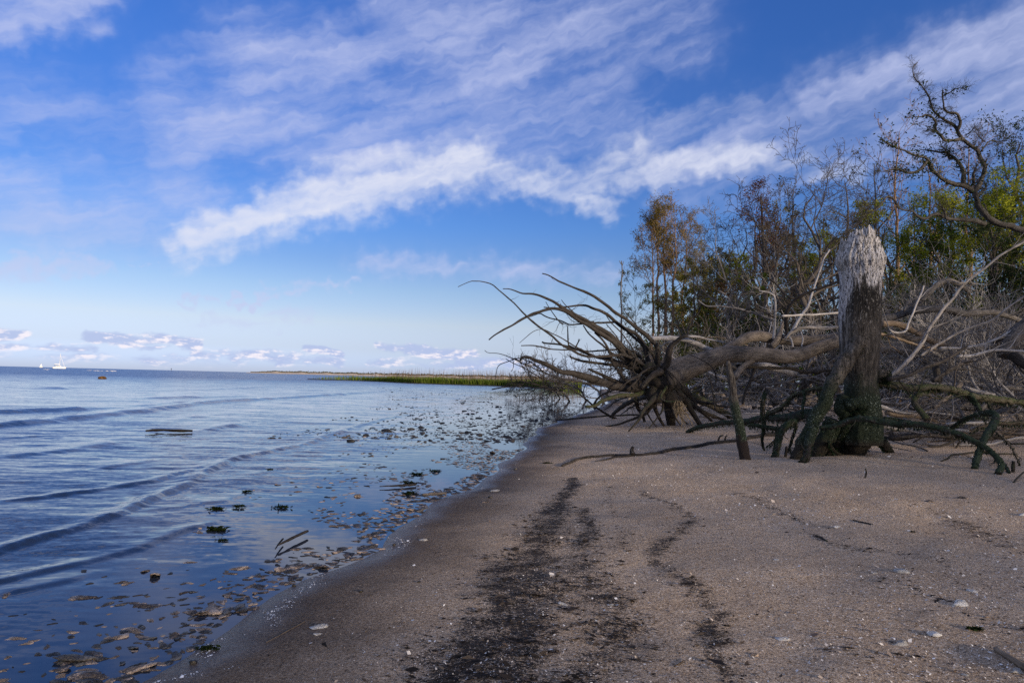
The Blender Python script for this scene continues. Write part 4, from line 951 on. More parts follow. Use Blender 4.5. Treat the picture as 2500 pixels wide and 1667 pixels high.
# the two posts left of the stump, and stubs of roots in the sand
def post(name, label, pts, ra, cat='stump', mat=M_MOSS, lean=0.0, k=16):
    b = G(*pts[0]); d0 = float(np.dot(b - EYE, fw)); t = thing(name, label, cat, b)
    p, r = limb3([(pts[0][0], pts[0][1] + 4)] + pts[1:], d0, d0 + lean, 1, 1, gn=.4)
    s = np.linspace(0, 1, len(p)); r = np.interp(s, np.linspace(0, 1, len(ra)), ra) * d0 / F
    q = Part(); V, Q, g = tubes(p, r, k, .13, True, 1.5); q.add(V, Q, g=g)
    o = q.build('shaft', mat, t); return t, p, r
def post_mat():
    t = NT('post_wood'); p = t.pos(); g = t.attr('grain'); sep = t.n('ShaderNodeSeparateXYZ'); t.set(sep.inputs[0], p)
    n = t.noise(g, 60, 4, .65); b = t.noise(p, 7, 4, .65)
    top = t.mix(t.sm(n, .35, .65), (0.022, .019, .017), (0.125, .112, .10))
    al = t.mix(t.noise(p, 40, 4, .7), (0.006, .009, .006), (0.040, .056, .032))
    al = t.mix(t.m('MULTIPLY', t.sm(t.noise(p, 52, 3, .6), .58, .64), .7), al, (0.24, .28, .23))
    z = t.m('ADD', sep.outputs[2], t.m('MULTIPLY', t.m('SUBTRACT', b, .5), .9))
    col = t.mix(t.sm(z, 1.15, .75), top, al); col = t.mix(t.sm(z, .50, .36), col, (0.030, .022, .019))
    return t.bsdf(col, .85, t.bump(t.m('ADD', n, t.noise(p, 45, 3, .7)), .8, .02), .2)
M_POST = post_mat()
_, p, r = post('dead_stump', 'slim leaning spike of a dead stem, mossy below, left of the big stump', ZC([(447, 1422), (422, 1300), (392, 1150), (362, 1000), (338, 850), (320, 700), (302, 600), (290, 528)]), [13.5, 13, 12.5, 12, 11, 10, 8.5, 4], 'stump', M_POST)
stubs = [([(805, 1402), (822, 1305)], [3.6, 3], 'short dark root stub between the mossy leg and the big stump', ZC), ([(858, 1366), (864, 1332)], [2.2, 1.6], 'tiny root stub right beside the foot of the big stump', ZC),
         ([(190, 1262), (215, 1215), (245, 1205)], [2.6, 2.4, 1.6], 'bent root stub behind the long log, left of the slim spike', ZC), ([(262, 1262), (268, 1220), (282, 1205)], [2.4, 2.2, 1.4], 'upright root stub touching the long log behind it', ZC),
         ([(208, 1240), (210, 1190)], [3, 2.4], 'black peg of root just right of the big stump', ZR), ([(28, 1480), (40, 1450), (35, 1420)], [2.4, 2.2, 1.6], 'small curved peg alone on the open sand below the big stump', ZR),
         ([(742, 1228), (738, 1180)], [3, 2], 'short peg in front of the bent mossy root leg', ZR), ([(272, 1092), (280, 1050), (286, 1012)], [5, 4.5, 4], 'mossy peg standing behind the front root, right of the stump', ZR),
         ([(976, 1442), (978, 1372)], [4.4, 4], 'stout brown peg near the right edge beside the root feet', ZR), ([(602, 1288), (622, 1272), (640, 1240)], [2, 2.2, 1.6], 'slanting peg under the front mossy root', ZR)]
for pts, ra, lb, Z in stubs: post('root_stub', lb, Z(pts), ra, 'root stub', M_ROOT, k=8)
# sticks lying on the sand
def lying(name, label, cat, pts, ra, mat=M_ROOT, k=10, extra=(), gn=.4, sink=.5, lift=None):
    gp = np.array([G(u, v) for u, v in pts]); q = resample(gp, max(8, 4 * len(pts)))
    d = (q - EYE) @ fw; s = np.linspace(0, 1, len(q)); r = np.interp(s, np.linspace(0, 1, len(ra)), ra) * d / F
    q[:, 2] = ground(q[:, 0], q[:, 1]) + r * sink
    if lift is not None: q[:, 2] += np.interp(s, np.linspace(0, 1, len(lift)), lift)
    _sd[0] += 1; w = wobble(q, gn * .012, _sd[0], 3); w[:, 2] = q[:, 2]; q = w
    t = thing(name, label, cat, q[0]); a = Part(); V, Q, g = tubes(q, r, k, .12, True, 1.2); a.add(V, Q, g=g); a.build('stem', mat, t)
    for pp, rr in extra:
        d0 = (q[0] - EYE) @ fw if len(pp[0]) == 2 else pp[0][2]
        g2 = np.array([G(u, v) for u, v in pp]); d = (g2 - EYE) @ fw; g2 = resample(g2, 10); g2[:, 2] = ground(g2[:, 0], g2[:, 1]) + .015
        d = (g2 - EYE) @ fw; r2 = np.linspace(rr[0], rr[1], 10) * d / F
        a = Part(); V, Q, g = tubes(g2, r2, 6, .1, True); a.add(V, Q, g=g); a.build('branch', mat, t)
    return t
t = lying('driftwood_log', 'long thin driftwood log lying across the open sand in front of the root fan', 'log', ZH([(735, 1457), (800, 1428), (860, 1408), (950, 1397), (1080, 1387), (1190, 1387), (1320, 1377), (1480, 1347), (1700, 1312), (1892, 1292)]) + ZC([(480, 1235), (600, 1214), (720, 1200)]),
          [3.4, 3.6, 3.8, 3.8, 4.2, 5, 4.8, 4.8, 4.8, 5, 5.4, 5.6, 6], M_DARK, 12, [(ZH([(955, 1428), (1040, 1412), (1100, 1397), (1190, 1390)]), (1, 2.6))])
kb = G(*ZH([(1200, 1388)])[0]); a = Part(); q = np.stack([kb + np.array([0, 0, .03]), kb + np.array([-.01, .02, .09]), kb + np.array([.015, .02, .15])]); V, Q, g = tubes(resample(q, 6), np.array([.045, .04, .034, .03, .024, .018]), 8, .2, True); a.add(V, Q, g=g); a.build('knot', M_DARK, t)
lying('driftwood_branch', 'thin dark branch lying from the shallow water up under the root fan', 'branch', ZB([(-200, 1322), (-120, 1318), (0, 1305), (200, 1290), (370, 1276), (560, 1270), (745, 1265)]), [2.2, 2.6, 2.4, 2.6, 2.8, 2.8, 3], M_ROOT)
lying('stick', 'dark wavy stick on the sand in front of the bent root legs at right', 'stick', ZR([(515, 1376), (560, 1358), (600, 1346), (720, 1332), (860, 1336), (980, 1326)]), [1.6, 2.4, 2.4, 2.4, 2.2, 1.6], lift=[0, .03, .02, .03, 0])
lying('stick', 'thin wiry stick leading right from the foot of the big stump', 'stick', ZR([(130, 1222), (230, 1252), (300, 1270), (380, 1288), (430, 1312)]), [1.4, 1.3, 1.3, 1.3, 1.6])
lying('stick', 'fine twig below the wiry stick right of the big stump', 'stick', ZR([(160, 1275), (250, 1295), (330, 1310)]), [.9, .9, .7])
lying('stick', 'twig with a forked tip on the sand at the right edge', 'stick', ZR([(980, 1512), (1010, 1490), (1060, 1465)]), [2, 2, 1.6], lift=[0, .03, .06])
lying('stick', 'straight brown branch at the right edge beyond the root legs', 'stick', ZR([(960, 1268), (1045, 1266), (1120, 1262)]), [2.6, 2.6, 2.4])
lying('stick', 'thick dark stick poking into the bottom right corner', 'stick', [(2432, 1588), (2470, 1612), (2530, 1652)], [7, 9, 10], M_TAN)
lying('stick', 'small black stick in the middle of the right hand sand', 'stick', [(2083, 1270), (2105, 1276), (2130, 1281)], [1.6, 2.6, 1.8])
lying('stick', 'short dark stick nearer than the small black one, left of it', 'stick', [(1992, 1308), (2005, 1313), (2020, 1322)], [2.2, 2.6, 1.8])
lying('stick', 'long dry straw on the wet sand by the water line', 'stick', [(650, 1568), (690, 1547), (745, 1516)], [1.2, 1.4, .9], M_TAN)

# ------------------------------------------------------------------ trees
def fbranch(part, PP, RR, k, minr=0.004):
    V, Q, g = tubes(PP, np.maximum(RR, minr), k); part.add(V, Q, g=g)
def tree(name, label, cat, u, vtop, d, seed, kind, group=None, ub=None, bark=None, leafm=None, width=1.0, dens=1.0, rad=None, crown0=None, lsize=None, lean=0.0):
    r = np.random.default_rng(seed)
    base = at(u if ub is None else ub, d); top = P(u, vtop, d + lean); Ht = top[2] - base[2]
    t = thing(name, label, cat, base, group)
    pxm = d / 683.0                                   # size of one picture pixel out there
    M = 20; s = np.linspace(0, 1, M)
    gn = {'pine': .10, 'bare': .55, 'leafy': .4, 'thin': .15}[kind]
    sk = base + (top - base) * s[:, None]
    sk = wobble(sk, gn * Ht / 8, seed, 0.35 if kind in ('pine', 'thin') else 0.6)
    sk[0, 2] -= 0.2
    r0_ = rad if rad else {'pine': .021, 'bare': .020, 'leafy': .022, 'thin': .012}[kind] * Ht
    tr = r0_ * (1 - (0.88 if kind != 'bare' else .93) * s ** (1.0 if kind != 'pine' else 1.3))
    pt = Part(); V, Q, g = tubes(sk, tr, 9, .08); pt.add(V, Q, g=g)
    pt.build('trunk', bark or M_BARE, t)
    PP, RR = sk[None], tr[None]; lim = Part(); mr = pxm * 0.17
    ends = []
    if kind == 'pine':
        c0 = crown0 or .42
        p1, r1 = grow(PP, RR, int(24 * dens), (.15 * Ht * width, .27 * Ht * width), (24, 52), .12, .06, 9, c0, 1.0, .36, .2, r=r, shrink=.5)
        p2, r2 = grow(p1, r1, 6, (.03 * Ht, .075 * Ht), (25, 65), .16, .05, 6, .45, 1.0, .6, .3, r=r)
        b1, q1 = grow(PP, RR, 9, (.05 * Ht, .17 * Ht), (45, 80), .18, .07, 7, .12, c0, .22, .2, r=r)
        b2, q2 = grow(b1, q1, 4, (.02 * Ht, .06 * Ht), (25, 65), .2, .03, 5, .3, 1.0, .6, .3, r=r)
        for a, b, k in ((p1, r1, 5), (p2, r2, 4), (b1, q1, 5), (b2, q2, 3)): fbranch(lim, a, b, k, mr)
        ends = [p2[:, 4:].reshape(-1, 3), p1[:, -1:].reshape(-1, 3)]; per = 20; spread = .012 * Ht
    elif kind == 'thin':
        p1, r1 = grow(PP, RR, int(22 * dens), (.09 * Ht * width, .22 * Ht * width), (30, 58), .15, .10, 8, crown0 or .35, 1.0, .42, .2, r=r)
        p2, r2 = grow(p1, r1, 6, (.03 * Ht, .09 * Ht), (20, 55), .18, .08, 6, .25, 1.0, .6, .3, r=r)
        p3, r3 = grow(p2, r2, 2, (.015 * Ht, .04 * Ht), (20, 60), .2, .05, 4, .3, 1.0, .6, .4, r=r)
        for a, b, k in ((p1, r1, 5), (p2, r2, 4), (p3, r3, 3)): fbranch(lim, a, b, k, mr)
        ends = [p3[:, -2:].reshape(-1, 3), p2[:, 3:].reshape(-1, 3)]; per = 1; spread = .008 * Ht
    else:
        up = .045 if kind == 'bare' else .06
        p1, r1 = grow(PP, RR, int(11 * dens), (.26 * Ht * width, .46 * Ht * width), (28, 68), .17, up, 11, crown0 or .22, .98, .62, .22, r=r, shrink=.45)
        p2, r2 = grow(p1, r1, 7, (.10 * Ht, .22 * Ht), (25, 65), .22, up * .8, 8, .25, 1.0, .6, .25, r=r)
        p3, r3 = grow(p2, r2, 4, (.04 * Ht, .12 * Ht), (25, 65), .25, .03, 6, .2, 1.0, .6, .3, r=r)
        for a, b, k in ((p1, r1, 6), (p2, r2, 4), (p3, r3, 3)): fbranch(lim, a, b, k, mr)
        if kind == 'bare':
            p4, r4 = grow(p3, r3, 2, (.02 * Ht, .05 * Ht), (25, 70), .28, .02, 4, .2, 1.0, .6, .5, r=r); fbranch(lim, p4, r4, 3, mr)
            ends = [p4[:, -1], p3[:, -1]]; per = 1
        else: ends = [p3[:, 2:].reshape(-1, 3)]; per = 12 if leafm in (L_LIME, L_OLIVE) else 7
        spread = .011 * Ht
    lim.build('branches', bark or M_BARE, t, kind='stuff')
    if leafm is not None:
        E = np.concatenate(ends); E = np.repeat(E, per, 0); E = E + r.normal(0, spread, E.shape)
        if kind == 'thin': E = E[r.random(len(E)) < .55]
        cl = fbm(E * (3.2 / max(1.0, .2 * Ht)), 2); E = E[cl > (-.25 if kind != 'bare' else .05)]   # gaps in the crown
        ls = lsize or {'thin': .045 + .0008 * d, 'pine': .025 + .0009 * d}.get(kind, .026 + .0009 * d)
        V, Q = rhombs(E, ls, .45 if kind != 'pine' else .28, r=r); lp = Part(); lp.add(V, Q)
        lp.build('foliage', leafm, t, False, 'stuff')
    return t

# the clump of tall pines
GP = 'tall pines standing together beyond the brush'
PX = [(1594, 1590, 560, 57, 'slender leftmost trunk of the tall pine clump, its low boughs reaching left', L_RUST, 1.25), (1607, 1604, 528, 60, 'pine in the tall clump second from its left edge, rusty crown', L_RUST, 1.0),
      (1624, 1622, 512, 57, 'tallest pine of the clump, brightest straight trunk in its middle', L_RUST, 1.0), (1641, 1650, 530, 56, 'forked pine right of the tallest one in the clump', L_RUST, 1.15),
      (1657, 1676, 560, 60, 'rightmost pine of the tall clump with its crown leaning right', L_RUST, 1.2)]
for i, (ub, u, vt, d, lb, lm, wd) in enumerate(PX):
    tree('pine_tree', lb, 'tree', u, vt, d, 300 + i, 'pine', GP, ub, M_PINE, lm, wd, .95, .17 - .012 * abs(i - 2), .56)
tree('pine_tree', 'small thin pine with an olive crown left of the tall clump', 'tree', 1551, 700, 52, 311, 'pine', None, 1553, M_BARE, L_OLIVE, 1.5, .6, .05, .45)
tree('pine_tree', 'slim pale pine right of the tall clump, thin olive crown', 'tree', 1722, 632, 60, 312, 'pine', None, 1723, M_PINE, L_OLIVE, 1.3, .7, .09, .5)
# dead pole
b = at(1517, 50); t = thing('dead_pole_tree', 'bare dead pole of a tree with a forked tip, left of the pines', 'dead tree', b)
p, r = limb3([(1517, 945), (1518, 800), (1516, 720), (1519, 660), (1517, 637)], 50, 50, 3.4, 1.2, M=26, gn=.5); a = Part(); add_limb(a, p, r, .12, 8)
for (q0, q1) in (((1517, 645), (1512, 636)), ((1518, 650), (1522, 638)), ((1518, 678), (1524, 668)), ((1516, 690), (1511, 684)), ((1517, 720), (1521, 712))):
    p, r = limb3([q0, q1], 50, 50, 1.1, .6, M=5); add_limb(a, p, r, 0, 5)
a.build('trunk', M_BAREG, t)
# bare and rust-leaved trees of the wood's edge
TL = [
    ('bare_tree', 'gnarled bare tree leaning left beside the gap next to the pines', 1745, 572, 38, 1815, 'bare', M_BAREG, None, 1.0, 1.0),
    ('rust_tree', 'red brown needled tree with a tall thin crown above the bare branches', 1858, 478, 44, 1872, 'pine', M_BARE, L_RED, 1.2, 1.0),
    ('rust_tree', 'lower brown leaved tree left of the red brown one', 1845, 545, 48, 1850, 'leafy', M_BARE, L_RED, .75, .8),
    ('bare_tree', 'bare tree with a small tufted top left of the stump', 1938, 455, 42, 1925, 'thin', M_BARE, L_DARK, 1.1, 1.0),
    ('bare_tree', 'wide dark bare tree standing straight behind the tall stump', 1990, 462, 30, 1960, 'bare', M_BARE, None, 1.1, 1.1),
    ('bare_tree', 'bare tree whose twigs show just left of the jagged stump top', 2062, 442, 34, 2040, 'bare', M_BARE, None, .8, 1.0),
    ('bare_tree', 'dark bare tree in front of the red brown crown', 1905, 520, 33, 1880, 'bare', M_BARE, None, .9, 1.0),
    ('thin_tree', 'slim straight tree with a rounded top of sparse dark leaves right of the stump', 2195, 322, 36, 2196, 'thin', M_PINE, L_DARK, 1.25, 1.2),
    ('thin_tree', 'pale barked slim tree behind the curved oak limb', 2365, 345, 42, 2360, 'thin', M_PINE, L_DARK, 1.0, 1.1),
    ('thin_tree', 'fine branched tree between the stump and the slim round topped tree', 2135, 400, 40, 2140, 'thin', M_BARE, L_DARK, 1.2, 1.2),
    ('thin_tree', 'twiggy tree right of the slim round topped tree', 2265, 405, 38, 2270, 'thin', M_PINE, L_OLIVE, 1.2, 1.2),
    ('leafy_tree', 'dark leaved tree at the right edge of the wood', 2490, 355, 34, 2500, 'leafy', M_BARE, L_DARK, .8, 1.0),
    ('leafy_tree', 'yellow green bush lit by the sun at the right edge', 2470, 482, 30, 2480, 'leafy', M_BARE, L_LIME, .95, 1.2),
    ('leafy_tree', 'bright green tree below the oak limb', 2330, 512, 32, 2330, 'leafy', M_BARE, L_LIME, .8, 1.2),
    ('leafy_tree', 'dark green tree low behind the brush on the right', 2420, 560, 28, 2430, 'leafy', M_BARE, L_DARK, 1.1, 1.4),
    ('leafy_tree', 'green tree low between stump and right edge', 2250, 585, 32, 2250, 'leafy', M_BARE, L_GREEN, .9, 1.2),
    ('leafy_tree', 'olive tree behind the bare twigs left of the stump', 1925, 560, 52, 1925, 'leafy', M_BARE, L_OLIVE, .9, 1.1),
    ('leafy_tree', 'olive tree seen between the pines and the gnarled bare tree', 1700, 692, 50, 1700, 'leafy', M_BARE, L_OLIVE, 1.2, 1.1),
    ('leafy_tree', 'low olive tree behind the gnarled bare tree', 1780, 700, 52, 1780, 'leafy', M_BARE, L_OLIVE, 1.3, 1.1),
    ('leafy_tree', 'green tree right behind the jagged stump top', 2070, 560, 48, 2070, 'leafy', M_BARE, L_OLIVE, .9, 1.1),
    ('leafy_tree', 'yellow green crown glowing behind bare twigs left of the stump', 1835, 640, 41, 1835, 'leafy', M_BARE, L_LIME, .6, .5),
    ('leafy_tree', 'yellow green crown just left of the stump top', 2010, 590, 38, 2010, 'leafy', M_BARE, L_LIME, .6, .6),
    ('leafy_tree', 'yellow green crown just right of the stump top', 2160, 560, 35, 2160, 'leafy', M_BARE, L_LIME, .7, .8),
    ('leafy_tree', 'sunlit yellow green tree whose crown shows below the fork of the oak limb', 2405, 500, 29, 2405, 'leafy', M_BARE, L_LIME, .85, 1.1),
    ('leafy_tree', 'small golden green tree just right of the pale slim pine', 1752, 660, 56, 1752, 'leafy', M_BARE, L_OLIVE, 1.0, .9),
    ('leafy_tree', 'golden leaved tree peeping between the tall pine trunks', 1675, 700, 66, 1675, 'leafy', M_BARE, L_OLIVE, 1.3, .9),
]
for i, (nm, lb, u, vt, d, ub, kd, bk, lm, wd, dn) in enumerate(TL):
    tree(nm, lb, 'tree', u, vt, d, 400 + i, kd, None, ub, bk, lm, wd, dn)
GB = 'bare young trees at the edge of the wood'
for i, (u, vt, d) in enumerate([(1690, 640, 46), (1780, 600, 40), (1820, 560, 46), (1890, 600, 36), (2010, 520, 44), (2110, 500, 38), (2165, 470, 46), (2230, 500, 44), (2300, 470, 40), (2400, 470, 46), (1960, 560, 40), (2085, 600, 32)]):
    tree('bare_tree', 'thin bare tree among others in the edge of the wood, %s' % ('left of the stump' if u < 2040 else 'right of the stump'), 'tree', u, vt, d, 460 + i, 'thin' if i % 2 else 'bare', GB, u + 6, M_BAREG if i % 5 == 3 else M_BARE, None, 1.1, .65)

# shrubs under the trees
def shrub(label, u, vtop, d, w, seed, lm, group=None, n=5500):
    r = np.random.default_rng(seed); b = at(u, d); Ht = P(u, vtop, d)[2] - b[2]; t = thing('shrub', label, 'shrub', b, group)
    stems = Part(); m = 16
    dirs = unit(np.stack([r.normal(0, .55 * w / Ht, m), r.normal(0, .4, m), np.full(m, 1.0)], 1)); L = Ht * r.uniform(.6, .95, m)
    PP = b + dirs[:, None] * (np.linspace(0, 1, 7)[None, :, None] * L[:, None, None]) + r.normal(0, .04 * Ht, (m, 7, 3)) * np.linspace(0, 1, 7)[None, :, None]
    RR = np.linspace(.035, .012, 7)[None].repeat(m, 0); fbranch(stems, PP, RR, 4, .012)
    p2, r2 = grow(PP, RR, 6, (.2 * Ht, .45 * Ht), (25, 75), .2, .06, 6, .2, 1, .7, .3, r=r); fbranch(stems, p2, r2, 3, .010)
    stems.build('stems', M_BARE, t)
    cl = p2[r.integers(0, len(p2), n), r.integers(1, 6, n)] + r.normal(0, .10 * Ht, (n, 3)) * np.array([1.2, 1, .8])
    cl[:, 2] = np.maximum(cl[:, 2], b[2] + .05)
    k = fbm(cl * 1.6, 2) > -.22
    V, Q = rhombs(cl[k], .035 + .0011 * d, .5, r=r); lp = Part(); lp.add(V, Q); lp.build('foliage', lm, t, False, 'stuff')
GS = 'dark shrubs under the trees'
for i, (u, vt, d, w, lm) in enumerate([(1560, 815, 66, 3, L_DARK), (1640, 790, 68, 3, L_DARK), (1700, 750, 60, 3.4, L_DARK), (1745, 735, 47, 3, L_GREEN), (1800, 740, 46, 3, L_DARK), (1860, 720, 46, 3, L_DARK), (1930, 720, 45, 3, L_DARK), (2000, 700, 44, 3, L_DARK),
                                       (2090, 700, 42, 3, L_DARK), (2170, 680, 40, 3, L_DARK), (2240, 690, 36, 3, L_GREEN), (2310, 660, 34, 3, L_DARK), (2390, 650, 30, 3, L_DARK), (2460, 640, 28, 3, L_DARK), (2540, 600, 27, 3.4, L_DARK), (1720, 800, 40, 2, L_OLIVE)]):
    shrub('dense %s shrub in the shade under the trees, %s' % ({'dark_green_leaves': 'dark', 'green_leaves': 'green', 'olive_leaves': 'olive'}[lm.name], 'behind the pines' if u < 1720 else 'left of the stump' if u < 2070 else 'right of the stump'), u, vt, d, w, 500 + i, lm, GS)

# the wood that goes on behind and to the right, along the beach (also shades the sand)
wr_ = np.random.default_rng(77); wd = Part(); lv = Part()
spots = [(u, d) for u in range(1590, 2700, 60) for d in (64, 78)]
spots = [tuple(at(u + wr_.uniform(-20, 20), d + wr_.uniform(-3, 3))) + (min(5.5, (924 + .0245 * (u - 1250) - (690 - .06 * (u - 1600))) * d / F + 1.2) * wr_.uniform(.8, 1.15),) for u, d in spots]
for yk in np.arange(-46, 30, 5.0):
    for xk in (17, 25):
        x = max(xk, .92 * max(yk, 0) + 9) + wr_.uniform(-1.2, 1.2) + (0 if yk > 0 else .04 * -yk); y = yk + wr_.uniform(-1.5, 1.5)
        spots.append((x, y, float(ground(x, y)), wr_.uniform(5.5, 8.5)))
for x, y, z, hh in spots:
    b = np.array([x, y, z]); sk = b + np.array([0, 0, 1]) * (np.linspace(-.03, .9, 8)[:, None] * hh) + wr_.normal(0, .12, (8, 3)); rr = np.linspace(.16, .05, 8)
    V, Q, g = tubes(sk, rr, 6); wd.add(V, Q, g=g)
    p1, r1 = grow(sk[None], rr[None], 12, (.18 * hh, .34 * hh), (40, 80), .2, .05, 6, .12, 1, .5, .3, r=wr_); fbranch(wd, p1, r1, 4, .02)
    far_ = y > 45; n = 420 if far_ else 420
    c = p1[wr_.integers(0, 12, n), wr_.integers(2, 6, n)] + wr_.normal(0, .085 * hh, (n, 3)); c[:, 2] = np.maximum(c[:, 2], z + .1)
    V, Q = rhombs(c, .2 if far_ else .22, .5, r=wr_); lv.add(V, Q)
wo = wd.build('woods', M_BARE, None); tag(wo, 'dense wood continuing behind the shore trees and along the beach', 'woods', kind='stuff')
lo_ = lv.build('foliage', L_GREEN, None, False); lo_.parent = wo; lo_.location = np.array(lo_.location) - np.array(wo.location); lo_['kind'] = 'stuff'

# ------------------------------------------------------------------ the oak limb at the top right
OD = 17.0
ob = at(2790, OD); OK_ = thing('dead_oak', 'gnarled dead oak limb with dark tufts, reaching up against the sky at upper right', 'dead tree', ob)
olimbs = []
def OL(pts, ra, rb, d0=OD, d1=OD, name='limb', gn=3.6):
    p, r = limb3(pts, d0, d1, ra, rb, gn=gn); a = Part(); add_limb(a, p, r, .28, int(np.clip(r.max() / .008, 6, 14))); olimbs.append((p, r)); 
    twiggy(a, [(p, r)], 15, (.15, .6), np.random.default_rng(900 + len(olimbs)), (30, 80), .05, 4, 2, 6, .010, .28, .12, .4)
    a.build(name, M_OAK, OK_)
p, r = limb3([(2790, 960), (2740, 820), (2660, 680), (2580, 600)] + ZD([(1254, 1330), (1150, 1280), (1050, 1270), (980, 1230), (920, 1160), (880, 1080), (862, 1020), (900, 950), (930, 880), (955, 800), (930, 720), (870, 670), (790, 620), (740, 570), (715, 530), (660, 490), (600, 460), (560, 400), (520, 330), (480, 260), (450, 200), (410, 160), (400, 100), (410, 65), (440, 40)]), OD, OD, 1, 1, M=110, gn=3.2)
s = np.linspace(0, 1, 110); r = np.interp(s, [0, .3, .42, .5, .58, .68, .78, .86, .93, 1], [20, 14, 10.5, 8, 6.0, 5.0, 3.7, 2.7, 1.6, .7]) * OD / F
a = Part(); V, Q, g = tubes(p, r, 14, .30, True, 1.1); a.add(V, Q, g=g); a.build('trunk', M_OAK, OK_); OT = (p, r)
a = Part(); twiggy(a, [(p[62:], r[62:])], 44, (.15, .65), np.random.default_rng(901), (30, 85), .05, 4, 2, 6, .010, .28, .05, .4); a.build('twigs', M_OAK, OK_, kind='stuff')
OL(ZD([(862, 1030), (800, 980), (720, 960), (640, 940), (580, 900), (540, 850), (510, 790), (470, 760), (400, 740), (300, 705), (230, 670), (170, 625)]), 6.5, 1, OD, OD - 1)
OL(ZD([(510, 800), (450, 850), (350, 865), (270, 865), (190, 870), (110, 870)]), 4, .9, OD - .7, OD - .9)
OL(ZD([(840, 1010), (790, 950), (785, 890), (740, 820), (710, 780), (640, 740), (560, 720), (450, 700)]), 6, 1, OD, OD + .8)
OL(ZD([(710, 780), (660, 720), (625, 680)]), 3.2, 1.4, OD + .4, OD + .5)
OL(ZD([(742, 560), (745, 480), (700, 430), (655, 410), (645, 330), (635, 255)]), 3.8, 1.6, OD, OD - .4)
OL(ZD([(640, 295), (700, 262), (760, 240), (805, 250)]), 1.6, .6, OD - .3, OD - .5)
OL(ZD([(790, 625), (700, 630), (640, 615), (590, 570), (565, 500), (520, 460), (430, 455), (345, 465)]), 4.6, .9, OD, OD - .9)
OL(ZD([(600, 570), (560, 540), (535, 545)]), 1.6, .6, OD - .5, OD - .6)
OL(ZD([(800, 600), (840, 560), (880, 520)]), 1.4, .6, OD, OD - .3)
OL(ZD([(930, 720), (960, 650), (1000, 632), (1060, 640), (1110, 660)]), 2.2, .6, OD, OD + .5)
OL(ZD([(960, 650), (900, 590), (865, 570)]), 1.4, .5, OD + .3, OD + .4)
OL(ZD([(870, 960), (880, 880), (900, 820)]), 3.4, 1.5, OD - .2, OD - .5)
OL(ZD([(900, 1060), (950, 1000), (950, 960)]), 4, 1.5, OD, OD + .3)
OL(ZD([(960, 1275), (880, 1255), (800, 1245), (740, 1240), (660, 1240), (560, 1220), (460, 1222), (360, 1185), (280, 1140)]), 6, 2, OD, OD - 1.5)
OL(ZD([(660, 1235), (640, 1180), (590, 1125)]), 3, 1.2, OD - .8, OD - .9)
OL(ZD([(300, 1150), (220, 1080), (90, 1160), (0, 1225)]), 3, 1.2, OD - 1.4, OD - 2.0)
# tufts of resurrection fern and lichen on the limbs
r_ = np.random.default_rng(41); lp = Part()
for p, r in [(OT[0][66:], OT[1][66:])] + olimbs[:4] + olimbs[5:8]:
    for _ in range(int(len(p) / 1.3)):
        i = r_.integers(0, len(p) - 1); n = r_.integers(3, 20); c = p[i] + r_.normal(0, .05 + .9 * r[i], (n, 3)) + np.array([0, 0, r[i] * .3])
        V, Q = rhombs(c, .034, .45, r=r_); lp.add(V, Q)
lp.build('tufts', L_DARK, OK_, False, 'stuff')

# ------------------------------------------------------------------ fallen dead timber on the right
def logs(name, label, cat, items, d, mat, tw=(6, (.4, 1.2), 2), seed=1, ub=None):
    b = at(items[0][0][0][0] if ub is None else ub, d); t = thing(name, label, cat, b); r_ = np.random.default_rng(seed)
    for j, it in enumerate(items):
        pts, ra, rb, d0, d1 = it[:5]; mt = it[5] if len(it) > 5 else mat
        p, r = limb3(pts, d0, d1, ra, rb, gn=.7); a = Part(); add_limb(a, p, r, .13, int(np.clip(r.max() / .01, 7, 16)))
        if tw and tw[0] and (len(it) < 7): twiggy(a, [(p, r)], tw[0], tw[1], r_, (25, 70), .05, 4, tw[2], 7, .014, .2, .1, .4)
        a.build('trunk' if j == 0 else 'limb', mt, t)
    return t
logs('fallen_tree', 'grey furrowed fallen trunk with a raised bent bough behind the stump', 'fallen tree', [(ZF([(-260, 900), (0, 880), (120, 860), (300, 820), (430, 745), (540, 645), (640, 545), (700, 505), (770, 490), (860, 520), (960, 600)]), 12, 5, 13.5, 15.5), (ZF([(420, 780), (600, 765), (750, 770), (900, 798), (1050, 800), (1200, 800), (1400, 850), (1560, 930)]), 10.5, 5, 14, 15.2), (ZF([(340, 780), (380, 690), (470, 660), (560, 690)]), 3, 2, 13.8, 14.5)], 14, M_FURROW, (11, (.4, 1.3), 2), 21)
logs('fallen_sapling', 'long straight pale sapling slanting up to the right across the brush', 'fallen tree', [(ZF([(190, 1425), (400, 1240), (515, 1090), (600, 920), (700, 790), (800, 670), (880, 560), (960, 480), (1100, 380), (1250, 260), (1490, 120)]), 5, 2.4, 10.5, 13.5), (ZF([(960, 480), (1000, 520), (1060, 520)]), 2, 1, 12.4, 12.6), (ZF([(860, 515), (930, 505), (960, 480)]), 2.4, 2, 12.2, 12.4)], 11, M_GREY, (9, (.5, 1.8), 2), 22, ub=2170)
logs('fallen_sapling', 'short whitish branch standing in the brush right of the stump', 'branch', [(ZF([(200, 960), (260, 990), (355, 975), (385, 890), (430, 790), (470, 700), (515, 600), (530, 540)]), 2.6, 2, 11.5, 11.9)], 11.5, M_PALE, (4, (.2, .6), 1), 23)
